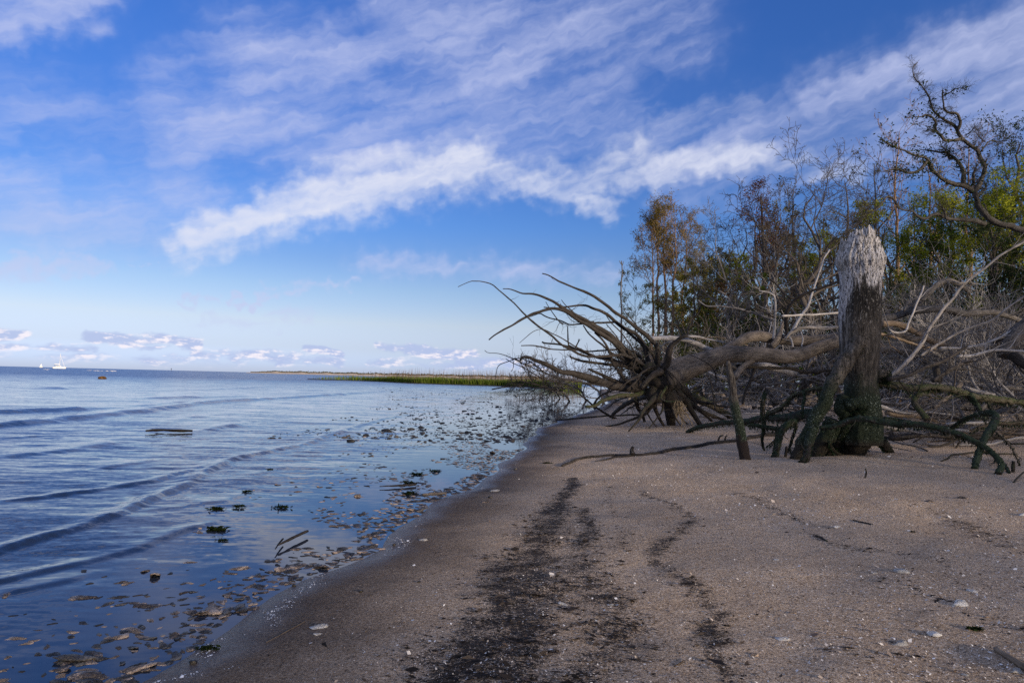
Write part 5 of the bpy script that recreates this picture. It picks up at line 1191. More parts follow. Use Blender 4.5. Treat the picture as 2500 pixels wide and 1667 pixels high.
logs('fallen_log', 'tan split log beneath the grey furrowed trunk', 'log', [(ZF([(130, 905), (260, 905), (360, 935), (500, 1010), (650, 1085), (760, 1120)]), 8, 6, 13, 14), (ZF([(100, 1000), (280, 1040), (450, 1100), (640, 1140)]), 4, 3, 12, 12.4), (ZF([(230, 1005), (380, 1045), (530, 1035)]), 8, 7, 13.4, 13.6, M_TRUNK)], 13, M_TAN, (3, (.3, .8), 1), 24)
logs('fallen_tree', 'long mossy based dead tree rising to the right edge of the picture', 'fallen tree', [(ZR([(405, 1110), (440, 1080), (540, 990), (640, 880), (700, 775), (790, 700), (870, 620), (960, 550), (1045, 490), (1200, 380)]), 11, 6, Gd(2258, 1022), 13.0, M_TRUNK), (ZR([(430, 1105), (380, 1050), (346, 1000), (356, 965), (430, 935), (500, 925)]), 8, 6, 10.5, 10.9, M_MOSSY), (ZF([(620, 1450), (720, 1380), (880, 1290), (985, 1260)]), 5, 4.5, 10.8, 11.3, M_DARK), (ZF([(200, 1430), (400, 1390), (560, 1322), (700, 1270), (820, 1200), (940, 1120)]), 6, 3.5, 10.2, 12, M_DARK), (ZR([(640, 880), (560, 960), (470, 1030)]), 7, 5, 11.2, 10.6, M_TRUNK)], 10.6, M_GREY, (6, (.4, 1.2), 2), 25, ub=2260)
logs('fallen_branch', 'straight grey bough slanting up to the right through the brush', 'branch', [(ZF([(500, 1210), (700, 1082), (870, 990), (1000, 935), (1180, 870), (1320, 760), (1490, 640)]), 3.4, 2.2, 12, 13)], 12, M_GREY, (6, (.4, 1.2), 2), 26)
logs('fallen_branch', 'pale bough lying level across the brush near the right edge', 'branch', [(ZF([(690, 1135), (800, 1135), (930, 1130), (1120, 1090), (1200, 1060), (1350, 985), (1500, 900)]), 3.2, 2.6, 12.6, 13.4), (ZF([(860, 1215), (1000, 1205), (1200, 1160), (1490, 1168)]), 3.4, 3, 12, 12.6, M_PALE)], 12.6, M_PALE, (5, (.4, 1.1), 2), 27)
logs('splintered_log', 'big brown splintered trunk end at the right edge of the brush', 'log', [(ZF([(1620, 850), (1490, 940), (1420, 1010), (1340, 1130), (1300, 1200)]), 20, 15, 13.4, 13), (ZF([(1360, 1195), (1440, 1245), (1540, 1310)]), 13, 13, 12.8, 12.6, M_DARK)], 13, M_TRUNK, (4, (.4, 1.2), 2), 28, ub=2480)
logs('dead_stub', 'dark upright stub holding the brush up right of the stump', 'stump', [(ZF([(660, 1455), (655, 1380), (640, 1300)]), 9, 8, Gd(2288, 931) if False else 11.6, 11.7)], 11.6, M_DARK, None, 29)
logs('dead_branch', 'dark bare bough reaching from the stump top to the left', 'branch', [(ZE([(2240, 800), (2130, 820), (2000, 870), (1900, 900), (1800, 940), (1720, 1000), (1660, 1090), (1640, 1180), (1650, 1330)]), 3, 4.4, 14.5, 15.5), (ZE([(1490, 790), (1560, 850), (1620, 925), (1700, 980)]), 2.6, 2, 15.2, 15)], 15, M_DARK, (6, (.4, 1.2), 2), 30)
logs('dead_branch', 'whitish forked upright branch in the brush left of the stump', 'branch', [(ZE([(1520, 1360), (1530, 1290), (1542, 1100), (1530, 960), (1500, 930), (1460, 910), (1395, 905)]), 3.6, 2.2, 16, 16), (ZE([(1395, 905), (1388, 870)]), 1.8, 1.2, 16, 16), (ZE([(1530, 960), (1522, 900)]), 2.2, 1.6, 16, 16)], 16, M_PALE, (5, (.3, .9), 2), 32)
logs('dead_branch', 'long pale bough lying level above the fallen trunk, left of the stump', 'branch', [(ZE([(800, 990), (890, 1050), (1010, 1050), (1120, 1065), (1220, 1082), (1380, 1130), (1530, 1190)]), 1.6, 3.4, 16.8, 16.2), (ZE([(1000, 900), (1080, 950), (1140, 1060)]), 1.2, 1.8, 16.8, 16.6), (ZE([(1130, 1320), (1135, 1230), (1180, 1140), (1260, 1090), (1350, 1070), (1440, 1110), (1530, 1160)]), 1.4, 1.8, 16, 15.8, M_DARK)], 16.4, M_GREY, (7, (.3, 1.0), 2), 33)
logs('plank', 'weathered straight pole lying level behind the stump', 'pole', [(ZE([(1605, 1142), (1800, 1137), (2000, 1122), (2180, 1108), (2300, 1105)]), 2.6, 2.6, 13.2, 13.6)], 13.4, M_PALE, None, 34)
logs('dead_branch', 'grey bough arching low between the fallen trunk and the stump', 'branch', [(ZE([(1640, 1360), (1700, 1290), (1800, 1252), (1900, 1255), (2000, 1268), (2150, 1242)]), 3.6, 3, 13.6, 13.4)], 13.6, M_GREY, (5, (.3, .9), 2), 35)

# crowns of fallen dead trees that make up the tangle
GC = 'grey crowns of fallen dead trees in the tangle'
def dead_crown(u, vtop, d, seed, mat, dirx, group=GC, label='tangle of grey dead branches from a fallen tree crown', name='fallen_dead_tree', n1=9, cat='fallen tree', upb=.06, fine=False):
    r = np.random.default_rng(seed); b = at(u, d); Ht = max(1.0, P(u, vtop, d)[2] - b[2]); t = thing(name, label, cat, b, group)
    Lh = min(Ht, 2.7); tip = b + np.array([dirx * min(Ht * 1.3, 2.4), r.uniform(-.8, .8), Ht * .42]); sk = resample([b + np.array([-dirx * .6, 0, .05]), b + np.array([0, 0, .25 * Ht]), tip], 14); sk = wobble(sk, .12, seed, 1.2)
    rr = np.linspace(.055, .03, 14) * (Ht / 2.5) ** .6; mr = d / 683 * .19
    a = Part(); V, Q, g = tubes(sk, rr, 9, .12, True); a.add(V, Q, g=g); a.build('trunk', mat, t)
    p1, r1 = grow(sk[None], rr[None], n1, (.45 * Lh, 1.0 * Lh) if fine else (.45 * Ht, .95 * Ht), (22, 80), .13, upb, 12, .05, 1, .62, .2, r=r, shrink=.3)
    p1[..., 2] = np.maximum(p1[..., 2], b[2] + .04)
    for i in range(len(p1)):
        a = Part(); fbranch(a, p1[i:i + 1], r1[i:i + 1], 6, mr)
        p2, r2 = grow(p1[i:i + 1], r1[i:i + 1], 7, (.16 * Ht, .45 * Ht), (20, 65), .18, .03, 7, .1, 1, .6, .25, r=r); fbranch(a, p2, r2, 3, mr)
        p3, r3 = grow(p2, r2, 9 if fine else 5, (.06 * Ht, .26 * Ht if fine else .20 * Ht), (20, 65), .20, .02, 4, .1, 1, .6, .35, r=r); fbranch(a, p3, r3, 3, mr)
        a.build('limb', mat, t)
    return t
CR = [(1690, 790, 27, 1), (1750, 745, 25, -1), (1810, 720, 26, 1), (1860, 700, 25, -1), (1930, 690, 26, 1), (1800, 790, 24, 1), (1905, 780, 24, -1), (1985, 700, 25, 1), (2150, 700, 20, 1), (2210, 680, 22, 1), (2260, 720, 19, 1), (2330, 660, 20, 1), (2380, 640, 19, -1),
      (2420, 690, 15, 1), (2470, 620, 17, -1), (2540, 640, 16, -1), (2320, 800, 16.5, 1), (2420, 800, 14, 1), (2215, 820, 18, 1), (2500, 780, 13.5, -1), (2090, 760, 23, -1), (2240, 640, 22, 1), (2310, 700, 19, 1), (2360, 620, 20, 1), (2440, 600, 18, -1), (2520, 600, 18, -1), (2470, 740, 15, -1), (2370, 760, 16, 1)]
for i, (u, vt, d, dx) in enumerate(CR):
    dead_crown(u, vt, d, 600 + i, [M_GREY, M_BAREG, M_PALE, M_BARE][i % 4] if u < 2140 else [M_GREY, M_BAREG, M_PALE, M_GREY][i % 4], dx, n1=[9, 7, 6, 8][i % 4], fine=u > 2140,  # pale and dark wood alternate, painting highlights and shaded gaps into the tangle
               label=('%s dead tree crown fallen %s' % (['grey', 'ash grey', 'bleached pale', 'dark brown'][i % 4] if u < 2140 else ['silver grey', 'ash grey', 'bleached pale', 'grey'][i % 4],
                      'behind the fallen trunk left of the stump' if u < 2070 else 'in the far tangle right of the stump' if d > 16.5 else 'right of the stump close behind the mossy roots')))
# low drift of old branches lying under the tangle
GL = 'dead branches lying in the drift under the tangle'
rl = np.random.default_rng(88)
for i in range(70):
    u = rl.uniform(2130, 2560) if i < 46 else rl.uniform(1700, 2000); d = rl.uniform(11.5, 17) if i < 46 else rl.uniform(18, 22)
    b = at(u, d); L = rl.uniform(.8, 2.4); an = rl.uniform(-.5, .5) + (math.pi if rl.random() < .5 else 0); z0 = rl.uniform(.03, .75) * (1 if d > 13 else .6)
    q = b + np.stack([np.cos(an) * np.linspace(-.5, .5, 12) * L, np.sin(an) * np.linspace(-.5, .5, 12) * L * 1.2, z0 + rl.uniform(-.2, .2) * np.linspace(-.5, .5, 12) * L], 1)
    q = wobble(q, .10, 700 + i, 1.4); q[:, 2] = np.maximum(q[:, 2], ground(q[:, 0], q[:, 1]) + .03)
    r_ = np.linspace(rl.uniform(.018, .05), .012, 12)
    t = thing('dead_branch', '%s dead branch lying in the low drift of timber %s' % (['grey', 'dark', 'pale', 'ash grey', 'tan'][i % 5], 'right of the stump' if i < 46 else 'under the fallen trunk'), 'branch', b, GL); a = Part(); add_limb(a, q, r_, .12, 7); twiggy(a, [(q, r_)], 5, (.2, .8), rl, (20, 65), .02, 4, 2, 6, .010)
    a.build('stem', [M_GREY, M_DARK, M_PALE, M_BAREG, M_TAN][i % 5], t)

# dead brush along the water's edge, left of the root fan
GW = 'dead brush fallen along the water edge'
for i, (u, vt, d, dx) in enumerate([(1370, 860, 40, -1), (1410, 845, 42, -1), (1450, 830, 40, -1), (1350, 885, 46, -1), (1500, 800, 40, 1), (1560, 800, 36, 1), (1480, 855, 34, 1)]):
    dead_crown(u, vt, d, 650 + i, [M_DARK, M_BAREG, M_GREY][i % 3], dx, GW, 'dead brush with fine twigs fallen at the water edge left of the root fan', 'dead_brush', 9, 'dead brush', .05)
# slender dead stems sticking up out of that brush
for i, (pts, lb) in enumerate([(ZA([(1510, 1100), (1500, 900), (1495, 800), (1480, 815)]), 'upright dead twig above the brush left of the root fan, knobbly top'), (ZA([(1600, 1080), (1625, 1030), (1645, 980)]), 'short slanting twig right of the knobbly upright one')]):
    logs('dead_twig', lb, 'twig', [(pts, 2.2, 1.2, 17, 17)], 17, M_DARK, (3, (.06, .2), 1), 40 + i)

# ------------------------------------------------------------------ boats and floats
M_WHITE = plain('white_gelcoat', (0.80, 0.78, 0.72), (0.84, 0.82, 0.78), 1.0, 0.35, 0.5)
M_SAILC = plain('white_sail', (0.78, 0.77, 0.74), (0.84, 0.83, 0.80), 1.0, 0.8)
M_NAVY = plain('dark_canvas', (0.02, 0.025, 0.05), (0.03, 0.035, 0.06), 2.0, 0.8)
M_GLASSD = plain('dark_window', (0.012, 0.014, 0.018), (0.02, 0.022, 0.028), 1.0, 0.1, 0.6)
M_ALU = plain('mast_metal', (0.62, 0.61, 0.58), (0.72, 0.71, 0.68), 2.0, 0.35, 0.6)
def loft(rings):
    R_ = np.array(rings); n, k, _ = R_.shape; idx = np.arange(n * k).reshape(n, k)
    Q = np.stack([idx[:-1], np.roll(idx[:-1], -1, 1), np.roll(idx[1:], -1, 1), idx[1:]], -1).reshape(-1, 4)
    c0 = R_[0].mean(0); c1 = R_[-1].mean(0); V = np.concatenate([R_.reshape(-1, 3), [c0, c1]]); a = n * k
    T = [[idx[0, (j + 1) % k], idx[0, j], a] for j in range(k)] + [[idx[-1, j], idx[-1, (j + 1) % k], a + 1] for j in range(k)]
    return V, Q, T
def bar(a, b, r, k=6):
    a, b = np.array(a, float), np.array(b, float); return tubes(np.stack([a, (a + b) / 2, b]), np.full(3, r), k)[:2]
def boxq(c, s):
    c = np.array(c, float); s = np.array(s, float) / 2
    V = np.array([[x, y, z] for x in (-1, 1) for y in (-1, 1) for z in (-1, 1)]) * s + c
    return V, np.array([[0, 1, 3, 2], [4, 6, 7, 5], [0, 4, 5, 1], [2, 3, 7, 6], [0, 2, 6, 4], [1, 5, 7, 3]])
def boat_parts(root, parts, ang):
    ca_, sa_ = math.cos(ang), math.sin(ang); R_ = np.array([[ca_, -sa_, 0], [sa_, ca_, 0], [0, 0, 1]]); L0 = np.array(root.location)
    for nm, mat, geo in parts:
        a = Part()
        for V, Q, *T in geo: a.add(np.asarray(V) @ R_.T + L0, Q, T[0] if T else None)
        a.build(nm, mat, root, False)
def hull(yo, L=12.5, w=.95, h=1.5, fore=0.0):
    rings = []
    for t in np.linspace(0, 1, 12):
        x = -L / 2 + L * t; b = w * (math.sin(min(1, (1 - t) * 2.2 + .02) * math.pi / 2) ** .8) * (1 if t > .05 else .9); hh = h * (1 + .25 * t ** 2)
        rake = .7 * t ** 3
        rings.append([(x + rake, yo - b, hh), (x + rake * .6, yo - b * .92, hh * .45), (x, yo - b * .45, -.25), (x, yo + b * .45, -.25), (x + rake * .6, yo + b * .92, hh * .45), (x + rake, yo + b, hh)])
    return loft(rings)
cb = flat(144, 898.6); cb = np.array([P(144, 898, 800)[0], P(144, 898, 800)[1], 0.0])
CT = thing('catamaran', 'white sailing catamaran at anchor near the horizon, sails down', 'catamaran', cb)
cab = loft([[(x, -y * w, z0), (x, -y * w * .8, z1), (x, y * w * .8, z1), (x, y * w, z0)] for x, y, w, z0, z1 in [(-3.2, 2.3, 1, 1.5, 2.95), (-1, 2.5, 1, 1.5, 3.1), (1.4, 2.4, 1, 1.5, 2.9), (2.8, 2.0, .9, 1.5, 2.0)]])
boat_parts(CT, [('hull', M_WHITE, [hull(-2.75)]), ('hull', M_WHITE, [hull(2.75)]), ('deck', M_WHITE, [boxq((-.6, 0, 1.35), (8.2, 4.6, .35)), boxq((5.6, 0, 1.5), (.25, 5.2, .25))]), ('cabin', M_WHITE, [cab]),
                ('window', M_GLASSD, [boxq((-.9, -2.33, 2.35), (3.2, .12, .55))]), ('window', M_GLASSD, [boxq((-.9, 2.33, 2.35), (3.2, .12, .55))]), ('window', M_GLASSD, [boxq((-3.25, .3, 2.1), (.12, 2.6, .95))]),
                ('bimini', M_NAVY, [boxq((-3.4, 0, 4.35), (2.9, 3.9, .18)), bar((-4.6, -1.8, 1.6), (-4.6, -1.8, 4.3), .05), bar((-4.6, 1.8, 1.6), (-4.6, 1.8, 4.3), .05), bar((-2.1, -1.8, 2.9), (-2.1, -1.8, 4.3), .05), bar((-2.1, 1.8, 2.9), (-2.1, 1.8, 4.3), .05)]),
                ('mast', M_ALU, [bar((.6, 0, 2.9), (.6, 0, 17.6), .15, 8)]), ('boom', M_SAILC, [bar((.6, 0, 4.9), (-4.6, 0, 5.1), .30, 8)]), ('forestay', M_SAILC, [bar((5.6, 0, 1.6), (.75, 0, 15.8), .10)]), ('shroud', M_ALU, [bar((0, -2.6, 1.6), (.6, 0, 15), .04)]), ('shroud', M_ALU, [bar((0, 2.6, 1.6), (.6, 0, 15), .04)])], math.radians(38))
sb = P(100, 896, 1900); ST = thing('sailboat', 'tiny distant sailboat under white sail, left of the catamaran', 'sailboat', (sb[0], sb[1], 0))
boat_parts(ST, [('hull', M_WHITE, [hull(0, 9, 1.4, 1.2)]), ('mast', M_ALU, [bar((.6, 0, 1.2), (.6, 0, 11.5), .12)]), ('mainsail', M_SAILC, [(np.array([(.4, -.04, 2), (-3.6, -.04, 2.1), (.4, -.04, 11.2), (.4, .04, 2), (-3.6, .04, 2.1), (.4, .04, 11.2)]), np.array([[0, 3, 4, 1], [1, 4, 5, 2], [2, 5, 3, 0]]), np.array([[0, 1, 2], [3, 5, 4]]))]),
                ('jib', M_SAILC, [(np.array([(4.2, -.04, 1.4), (.9, -.04, 1.7), (.7, -.04, 10), (4.2, .04, 1.4), (.9, .04, 1.7), (.7, .04, 10)]), np.array([[0, 3, 4, 1], [1, 4, 5, 2], [2, 5, 3, 0]]), np.array([[0, 1, 2], [3, 5, 4]]))])], math.radians(68))
# channel marker far out
mk = P(418, 905, 900); CM = thing('channel_marker', 'thin channel marker pole on the horizon left of the sandy far shore', 'marker', (mk[0], mk[1], 0))
a = Part(); V, Q = bar((mk[0], mk[1], -.5), (mk[0], mk[1], 3.4), .22); a.add(V, Q); a.build('pole', M_NAVY, CM)
a = Part(); V, Q = boxq((mk[0], mk[1], 3.2), (1.1, .12, 1.1)); a.add(V, Q); a.build('dayboard', M_NAVY, CM)

def lump_mesh(c, size, seed, n=16, amp=.35, flatten=.7):
    """irregular stone-like body"""
    r_ = np.random.default_rng(seed); a = np.linspace(0, np.pi, n // 2 + 2); b = np.arange(n) * 2 * np.pi / n
    d = np.stack([np.sin(a)[:, None] * np.cos(b), np.sin(a)[:, None] * np.sin(b), np.cos(a)[:, None] * np.ones(n)], -1)
    f = 1 + amp * fbm(d * 1.6 + seed * 3.1, 3); V = (d * f[..., None] * np.array(size) * np.array([1, 1, flatten])).reshape(-1, 3)
    idx = np.arange(len(a) * n).reshape(len(a), n); Q = np.stack([idx[1:], np.roll(idx[1:], -1, 1), np.roll(idx[:-1], -1, 1), idx[:-1]], -1).reshape(-1, 4)
    return V + np.array(c), Q
M_RUST = plain('rusty_weed', (0.03, 0.018, 0.010), (0.16, 0.085, 0.028), 5.0, 0.8, 0.2, 0.6)
fb = flat(249, 925); V, Q = lump_mesh((fb[0], fb[1], .12), (.40, .34, .32), 3, 18, .3, .7)
a = Part(); a.add(V, Q); o = a.build('float', M_RUST, None); tag(o, 'rust coloured mound breaking the water far out at left', 'float')
# surf on the sand bar far out
fo = Part()
for u in np.concatenate([rng.uniform(215, 295, 26), rng.uniform(108, 120, 8)]):
    q = P(u, 902, rng.uniform(300, 420)); q[2] = .08
    V, Q = lump_mesh(q, (rng.uniform(.3, 1.0), .2, .11), int(rng.integers(1, 999)), 8, .3, .6); fo.add(V, Q)
M_FOAM = plain('foam', (0.62, 0.64, 0.68), (0.80, 0.81, 0.84), 20, 0.6, 0.3)
tag(fo.build('surf', M_FOAM, None), 'white line of surf on a bar far out right of the catamaran', 'surf', kind='stuff')

# timber floating in the shallows
M_WETWOOD = wood('waterlogged_wood', (0.005, 0.0045, 0.0045), (0.028, 0.025, 0.023))
def floating(label, pts, ra, mat=M_WETWOOD, name='floating_log', z=.02, k=10):
    gp = np.array([flat(u * 1.0629, v * 1.0629) for u, v in pts]); q = resample(gp, 14); q[:, 2] = z
    d = (q - EYE) @ fw; s = np.linspace(0, 1, 14); r = np.interp(s, np.linspace(0, 1, len(ra)), ra) * d / F
    _sd[0] += 1; w = wobble(q, .008, _sd[0], 2); w[:, 2] = z + np.abs(w[:, 2] - z) * .5
    t = thing(name, label, 'log' if 'log' in name else 'stick', q[0]); a = Part(); V, Q, g = tubes(w, r, k, .25, True, 1); a.add(V, Q, g=g); a.build('stem', mat, t); return t
floating('low black log awash in the waves at left', [(335, 995), (370, 993), (410, 995), (442, 995)], [2, 3.4, 2.6, 3.6, 2.4], z=.05)
floating('dark pointed stick lying flat among the shells at the water edge', [(872, 1121), (920, 1119), (955, 1116)], [1, 2.6, 3], M_DARK, 'stick')
floating('dark split stick half sunk in the shallows, rising to the right', [(640, 1262), (660, 1252), (682, 1241), (706, 1230)], [2, 3.6, 3.6, 3], M_DARK, 'stick', .035)
floating('short thin stick crossing the lower end of the half sunk split one', [(632, 1270), (640, 1257), (650, 1246)], [1.4, 2, 2], M_WETWOOD, 'stick', .03)
floating('brown flat stick in the shell drift close to the sand', [(970, 1143), (1000, 1141), (1025, 1139)], [3, 4, 3], M_TRUNK, 'stick', .03)
floating('thin branch dipping into the far shallows from the dead brush', [(1130, 895), (1165, 889), (1200, 888), (1230, 880)], [1.4, 1.6, 1.6, 1.4], M_ROOT, 'branch', .05)

# ------------------------------------------------------------------ oyster shells
def oyster(seed, n=18, m=6):
    """cupped, frilled, elongated valve lying on the ground, about 1 long"""
    r_ = np.random.default_rng(seed); b = np.arange(n) * 2 * np.pi / n
    out = (1 + .13 * r_.normal(size=n) + .18 * np.cos(b * 2 + seed) + .1 * np.cos(b * 3 + seed * 2)); prof = .5 * (1 - .30 * np.cos(b)) * out
    V = [np.zeros((1, 3)) + [0, 0, .17]]
    for j in range(1, m + 1):
        f = j / m; rr = prof * f
        z = .16 * (1 - f ** 1.7) + .045 * (j % 2) + .035 * r_.normal(size=n) * f + .05 * np.cos(2 * b + seed) * f
        V.append(np.stack([rr * np.cos(b) * 1.1, rr * np.sin(b) * .62, z], 1))
    V.append(np.stack([prof * .97 * np.cos(b) * 1.1, prof * .97 * np.sin(b) * .62, V[-1][:, 2] - .07], 1))
    V = np.concatenate(V); T = [[0, 1 + k, 1 + (k + 1) % n] for k in range(n)]; Q = []
    for j in range(m):
        a = 1 + j * n; Q += [[a + k, a + n + k, a + n + (k + 1) % n, a + (k + 1) % n] for k in range(n)]
    return V, np.array(Q), np.array(T)
def clump(seed, k=4):
    r_ = np.random.default_rng(seed); Vs_, Qs_, Ts_ = [], [], []; o = 0
    for i in range(k):
        V, Q, T = oyster(seed * 7 + i, 10, 3); a, b = r_.uniform(0, 6.28), r_.uniform(-.9, .9)
        Rz = np.array([[math.cos(a), -math.sin(a), 0], [math.sin(a), math.cos(a), 0], [0, 0, 1]]); Rx = np.array([[1, 0, 0], [0, math.cos(b), -math.sin(b)], [0, math.sin(b), math.cos(b)]])
        V = V * r_.uniform(.5, .9) @ Rx.T @ Rz.T + np.array([r_.uniform(-.3, .3), r_.uniform(-.25, .25), r_.uniform(.0, .22)])
        Vs_.append(V); Qs_.append(Q + o); Ts_.append(T + o); o += len(V)
    return np.concatenate(Vs_), np.concatenate(Qs_), np.concatenate(Ts_)
def shell_mat(name, a, b, c):
    t = NT(name); oi = t.n('ShaderNodeObjectInfo').outputs['Random']; co = t.n('ShaderNodeTexCoord').outputs['Object']
    n = t.noise(co, 9, 4, .65); n2 = t.noise(t.vmul(co, (3, 12, 3)), 3, 3, .6)
    col = t.mix(t.sm(t.m('ADD', n, t.m('MULTIPLY', t.m('SUBTRACT', oi, .5), .5)), .34, .66), a, b); col = t.mix(t.sm(n2, .5, .72), col, c)
    ln = t.n('ShaderNodeVectorMath', operation='LENGTH'); t.set(ln.inputs[0], t.vmul(co, (0.85, 1.5, 0.0)))
    rim = t.m('MULTIPLY', t.sm(t.m('ADD', ln.outputs['Value'], t.m('MULTIPLY', t.m('SUBTRACT', n2, .5), .35)), .36, .47), t.sm(t.m('ADD', n, t.m('MULTIPLY', oi, .3)), .5, .7))
    col = t.mix(t.m('MULTIPLY', rim, .8), col, tuple(min(.8, x * 2.2 + .06) for x in b))
    band = t.m('SINE', t.m('MULTIPLY', t.m('ADD', ln.outputs['Value'], t.m('MULTIPLY', n, .22)), 75.0)); col = t.mix(t.m('MULTIPLY', t.m('MAXIMUM', band, 0.0), .55), col, a)
    n2 = t.m('ADD', n2, t.m('MULTIPLY', band, .25))
    return t.bsdf(col, .45, t.bump(n2, .6, .05), .45)
M_SHELL = shell_mat('wet_oyster_shell', (0.055, 0.040, 0.030), (0.30, 0.225, 0.165), (0.16, 0.14, 0.125))
M_SHELLD = shell_mat('dark_oyster_shell', (0.014, 0.013, 0.012), (0.065, 0.058, 0.05), (0.10, 0.09, 0.075))
M_SHELLW = shell_mat('white_oyster_shell', (0.42, 0.40, 0.37), (0.74, 0.72, 0.69), (0.60, 0.57, 0.55))
def mk_mesh(nm, geo, mat): return make_mesh(nm, geo[0], [geo[1], geo[2]], mat)
protoL = [mk_mesh('oyster_shell', oyster(i), M_SHELL) for i in range(8)]; protoD = [mk_mesh('oyster_shell', oyster(20 + i), M_SHELLD) for i in range(6)]
protoC = [mk_mesh('shell_clump', clump(40 + i), M_SHELLD if i % 2 else M_SHELL) for i in range(6)]; protoW = [mk_mesh('white_shell', oyster(60 + i), M_SHELLW) for i in range(6)]
def place(name, me, label, cat, x, y, z, s, rz, tilt=(0, 0), group=None):
    o = bpy.data.objects.new(name, me); COL.objects.link(o); o.location = (x, y, z); o.scale = (s, s, s * (.62 if 'oyster' in name else 1.0)); o.rotation_euler = (tilt[0], tilt[1], rz); return tag(o, label, cat, group)
BIG = [(205, 1372, 62, 'L', 'large pale edged oyster shell alone in the shallows at lower left'), (140, 1520, 100, 'C', 'biggest oyster clump, green and frilled, near the bottom left corner'), (225, 1552, 80, 'L', 'long upright oyster shell at the bottom edge beside the biggest clump'),
       (543, 1404, 50, 'C', 'oyster with green weed on it close to the wet sand at lower left'), (455, 1409, 46, 'C', 'dark cluster of oysters left of the weedy oyster'), (470, 1445, 44, 'L', 'oyster pair just off the wet sand, below the dark cluster'),
       (440, 1291, 30, 'L', 'flat grey shell in the shallows left of the half sunk stick'), (530, 1317, 36, 'L', 'brown flat oyster in mid shallows'), (735, 1303, 42, 'C', 'pile of pale oysters against the wet sand'), (680, 1260, 40, 'L', 'rounded brown oyster right below the half sunk stick'),
       (10, 1538, 30, 'L', 'small tan shell at the very left bottom edge'), (350, 1518 - 30, 30, 'L', 'pale shell low in the left shallows'), (824, 1120 + 20, 26, 'C', 'upright oyster clump beside a thin twig in the shallows'), (1112, 1013, 24, 'C', 'dark squarish block of oysters in the far shallows'), (1130, 1040, 24, 'C', 'weedy oyster clump nearer than the dark squarish block'),
       (205, 1340, 26, 'D', 'dark shell with a raised lip behind the large pale edged oyster'), (750, 1355 - 50, 30, 'L', 'dark shell by the wet sand right of the pale pile')]
for i, (u, v, w, k, lb) in enumerate(BIG):
    q = flat(u * 1.0629, v * 1.0629); d = float((q - EYE) @ fw); s = w * 1.0629 * d / F
    place('oyster_clump' if k == 'C' else 'oyster_shell', (protoC if k == 'C' else protoL if k == 'L' else protoD)[i % 6], lb, 'oyster clump' if k == 'C' else 'oyster shell', q[0], q[1], -.06 * s, s, rng.uniform(-.5, .5), (rng.uniform(-.2, .2), rng.uniform(-.2, .2)))
# scattered shells: density grows towards the sand; far flats carry dark rubble
def scatter(n, r_):
    out = []
    while len(out) < n:
        m_ = 4000; yq = 2.4 * (34 / 2.4) ** (r_.random(m_)); e = r_.exponential(1.0, m_) * (0.16 + .062 * yq)
        off = .03 + e; xq = shore_x(yq) - off
        ok = (off < .7 + .20 * yq) & (fbm(v3(xq * 1.5, yq * .8), 2) > -.35)
        ok &= r_.random(m_) < np.clip((yq / 12) ** 1.5, .045, 1)
        # inside the picture
        u = 1250 + F * xq / yq
        ok &= (u > -30)
        out += list(zip(xq[ok], yq[ok]))
    return np.array(out[:n])
r_ = np.random.default_rng(15); pts = scatter(5600, r_)
size = np.exp(r_.normal(-3.2, .40, len(pts))) * np.clip(1.25 - .25 * (pts[:, 1] > 9), .5, 2)
app = size / pts[:, 1]; order = np.argsort(-app); NI = 285
GSH = 'oyster shells strewn in the shallow water'
for j in order[:NI]:
    x, y = pts[j]; me = protoL[j % 8] if r_.random() < .62 else protoD[j % 6]
    place('oyster_shell', me, 'oyster shell lying in the shallow water among many others', 'oyster shell', x, y, -.045 * size[j], size[j], r_.uniform(0, 6.28), (r_.normal(0, .12), r_.normal(0, .12)), GSH)
base_g = [oyster(100 + i, 6, 1) for i in range(10)]
st_l, st_d = Part(), Part()
for j in order[NI:]:
    V, Q, T = base_g[j % 10]; a = r_.uniform(0, 6.28); ca_, sa_ = math.cos(a), math.sin(a); s = size[j]
    W = V * s * np.array([1, 1, .7]); W = np.stack([W[:, 0] * ca_ - W[:, 1] * sa_, W[:, 0] * sa_ + W[:, 1] * ca_, W[:, 2] - .03 * s], 1) + np.array([pts[j, 0], pts[j, 1], 0])
    (st_l if r_.random() < .5 and pts[j, 1] < 14 else st_d).add(W, Q, T)
M_SHS = island('small_shells', [(0.1, (0.04, 0.03, 0.024)), (.5, (.13, .095, .07)), (.85, (.34, .27, .21))], .5, .4)
M_SHD = island('dark_rubble', [(0.1, (0.010, 0.010, 0.009)), (.6, (.030, .027, .023)), (.95, (.085, .072, .058))], .6, .3)
tag(st_l.build('small_shells', M_SHS, None), 'small shells too many to count along the edge of the water', 'shells', kind='stuff')
# dark rubble on the far flats
m_ = 6500; yq = 13 * (70 / 13) ** r_.random(m_) ; wdt = .16 * yq + .8; xq = shore_x(yq) - .3 - wdt * r_.random(m_) ** 1.3 * 1.6
xq -= np.clip(yq - 30, 0, 40) * .10
ok = fbm(v3(xq * .5, yq * .25), 3) > -.25; xq, yq = xq[ok], yq[ok]; s_r = np.exp(r_.normal(-3.0, .5, len(xq)))
for x, y, s in zip(xq, yq, s_r):
    V, Q, T = base_g[int(r_.integers(0, 10))]; a = r_.uniform(0, 6.28); ca_, sa_ = math.cos(a), math.sin(a); W = V * s * np.array([1, 1, 1.5])
    st_d.add(np.stack([W[:, 0] * ca_ - W[:, 1] * sa_, W[:, 0] * sa_ + W[:, 1] * ca_, W[:, 2] - .01], 1) + np.array([x, y, 0]), Q, T)
tag(st_d.build('oyster_rubble', M_SHD, None), 'dark oyster rubble dotting the far wet flats', 'rubble', kind='stuff')

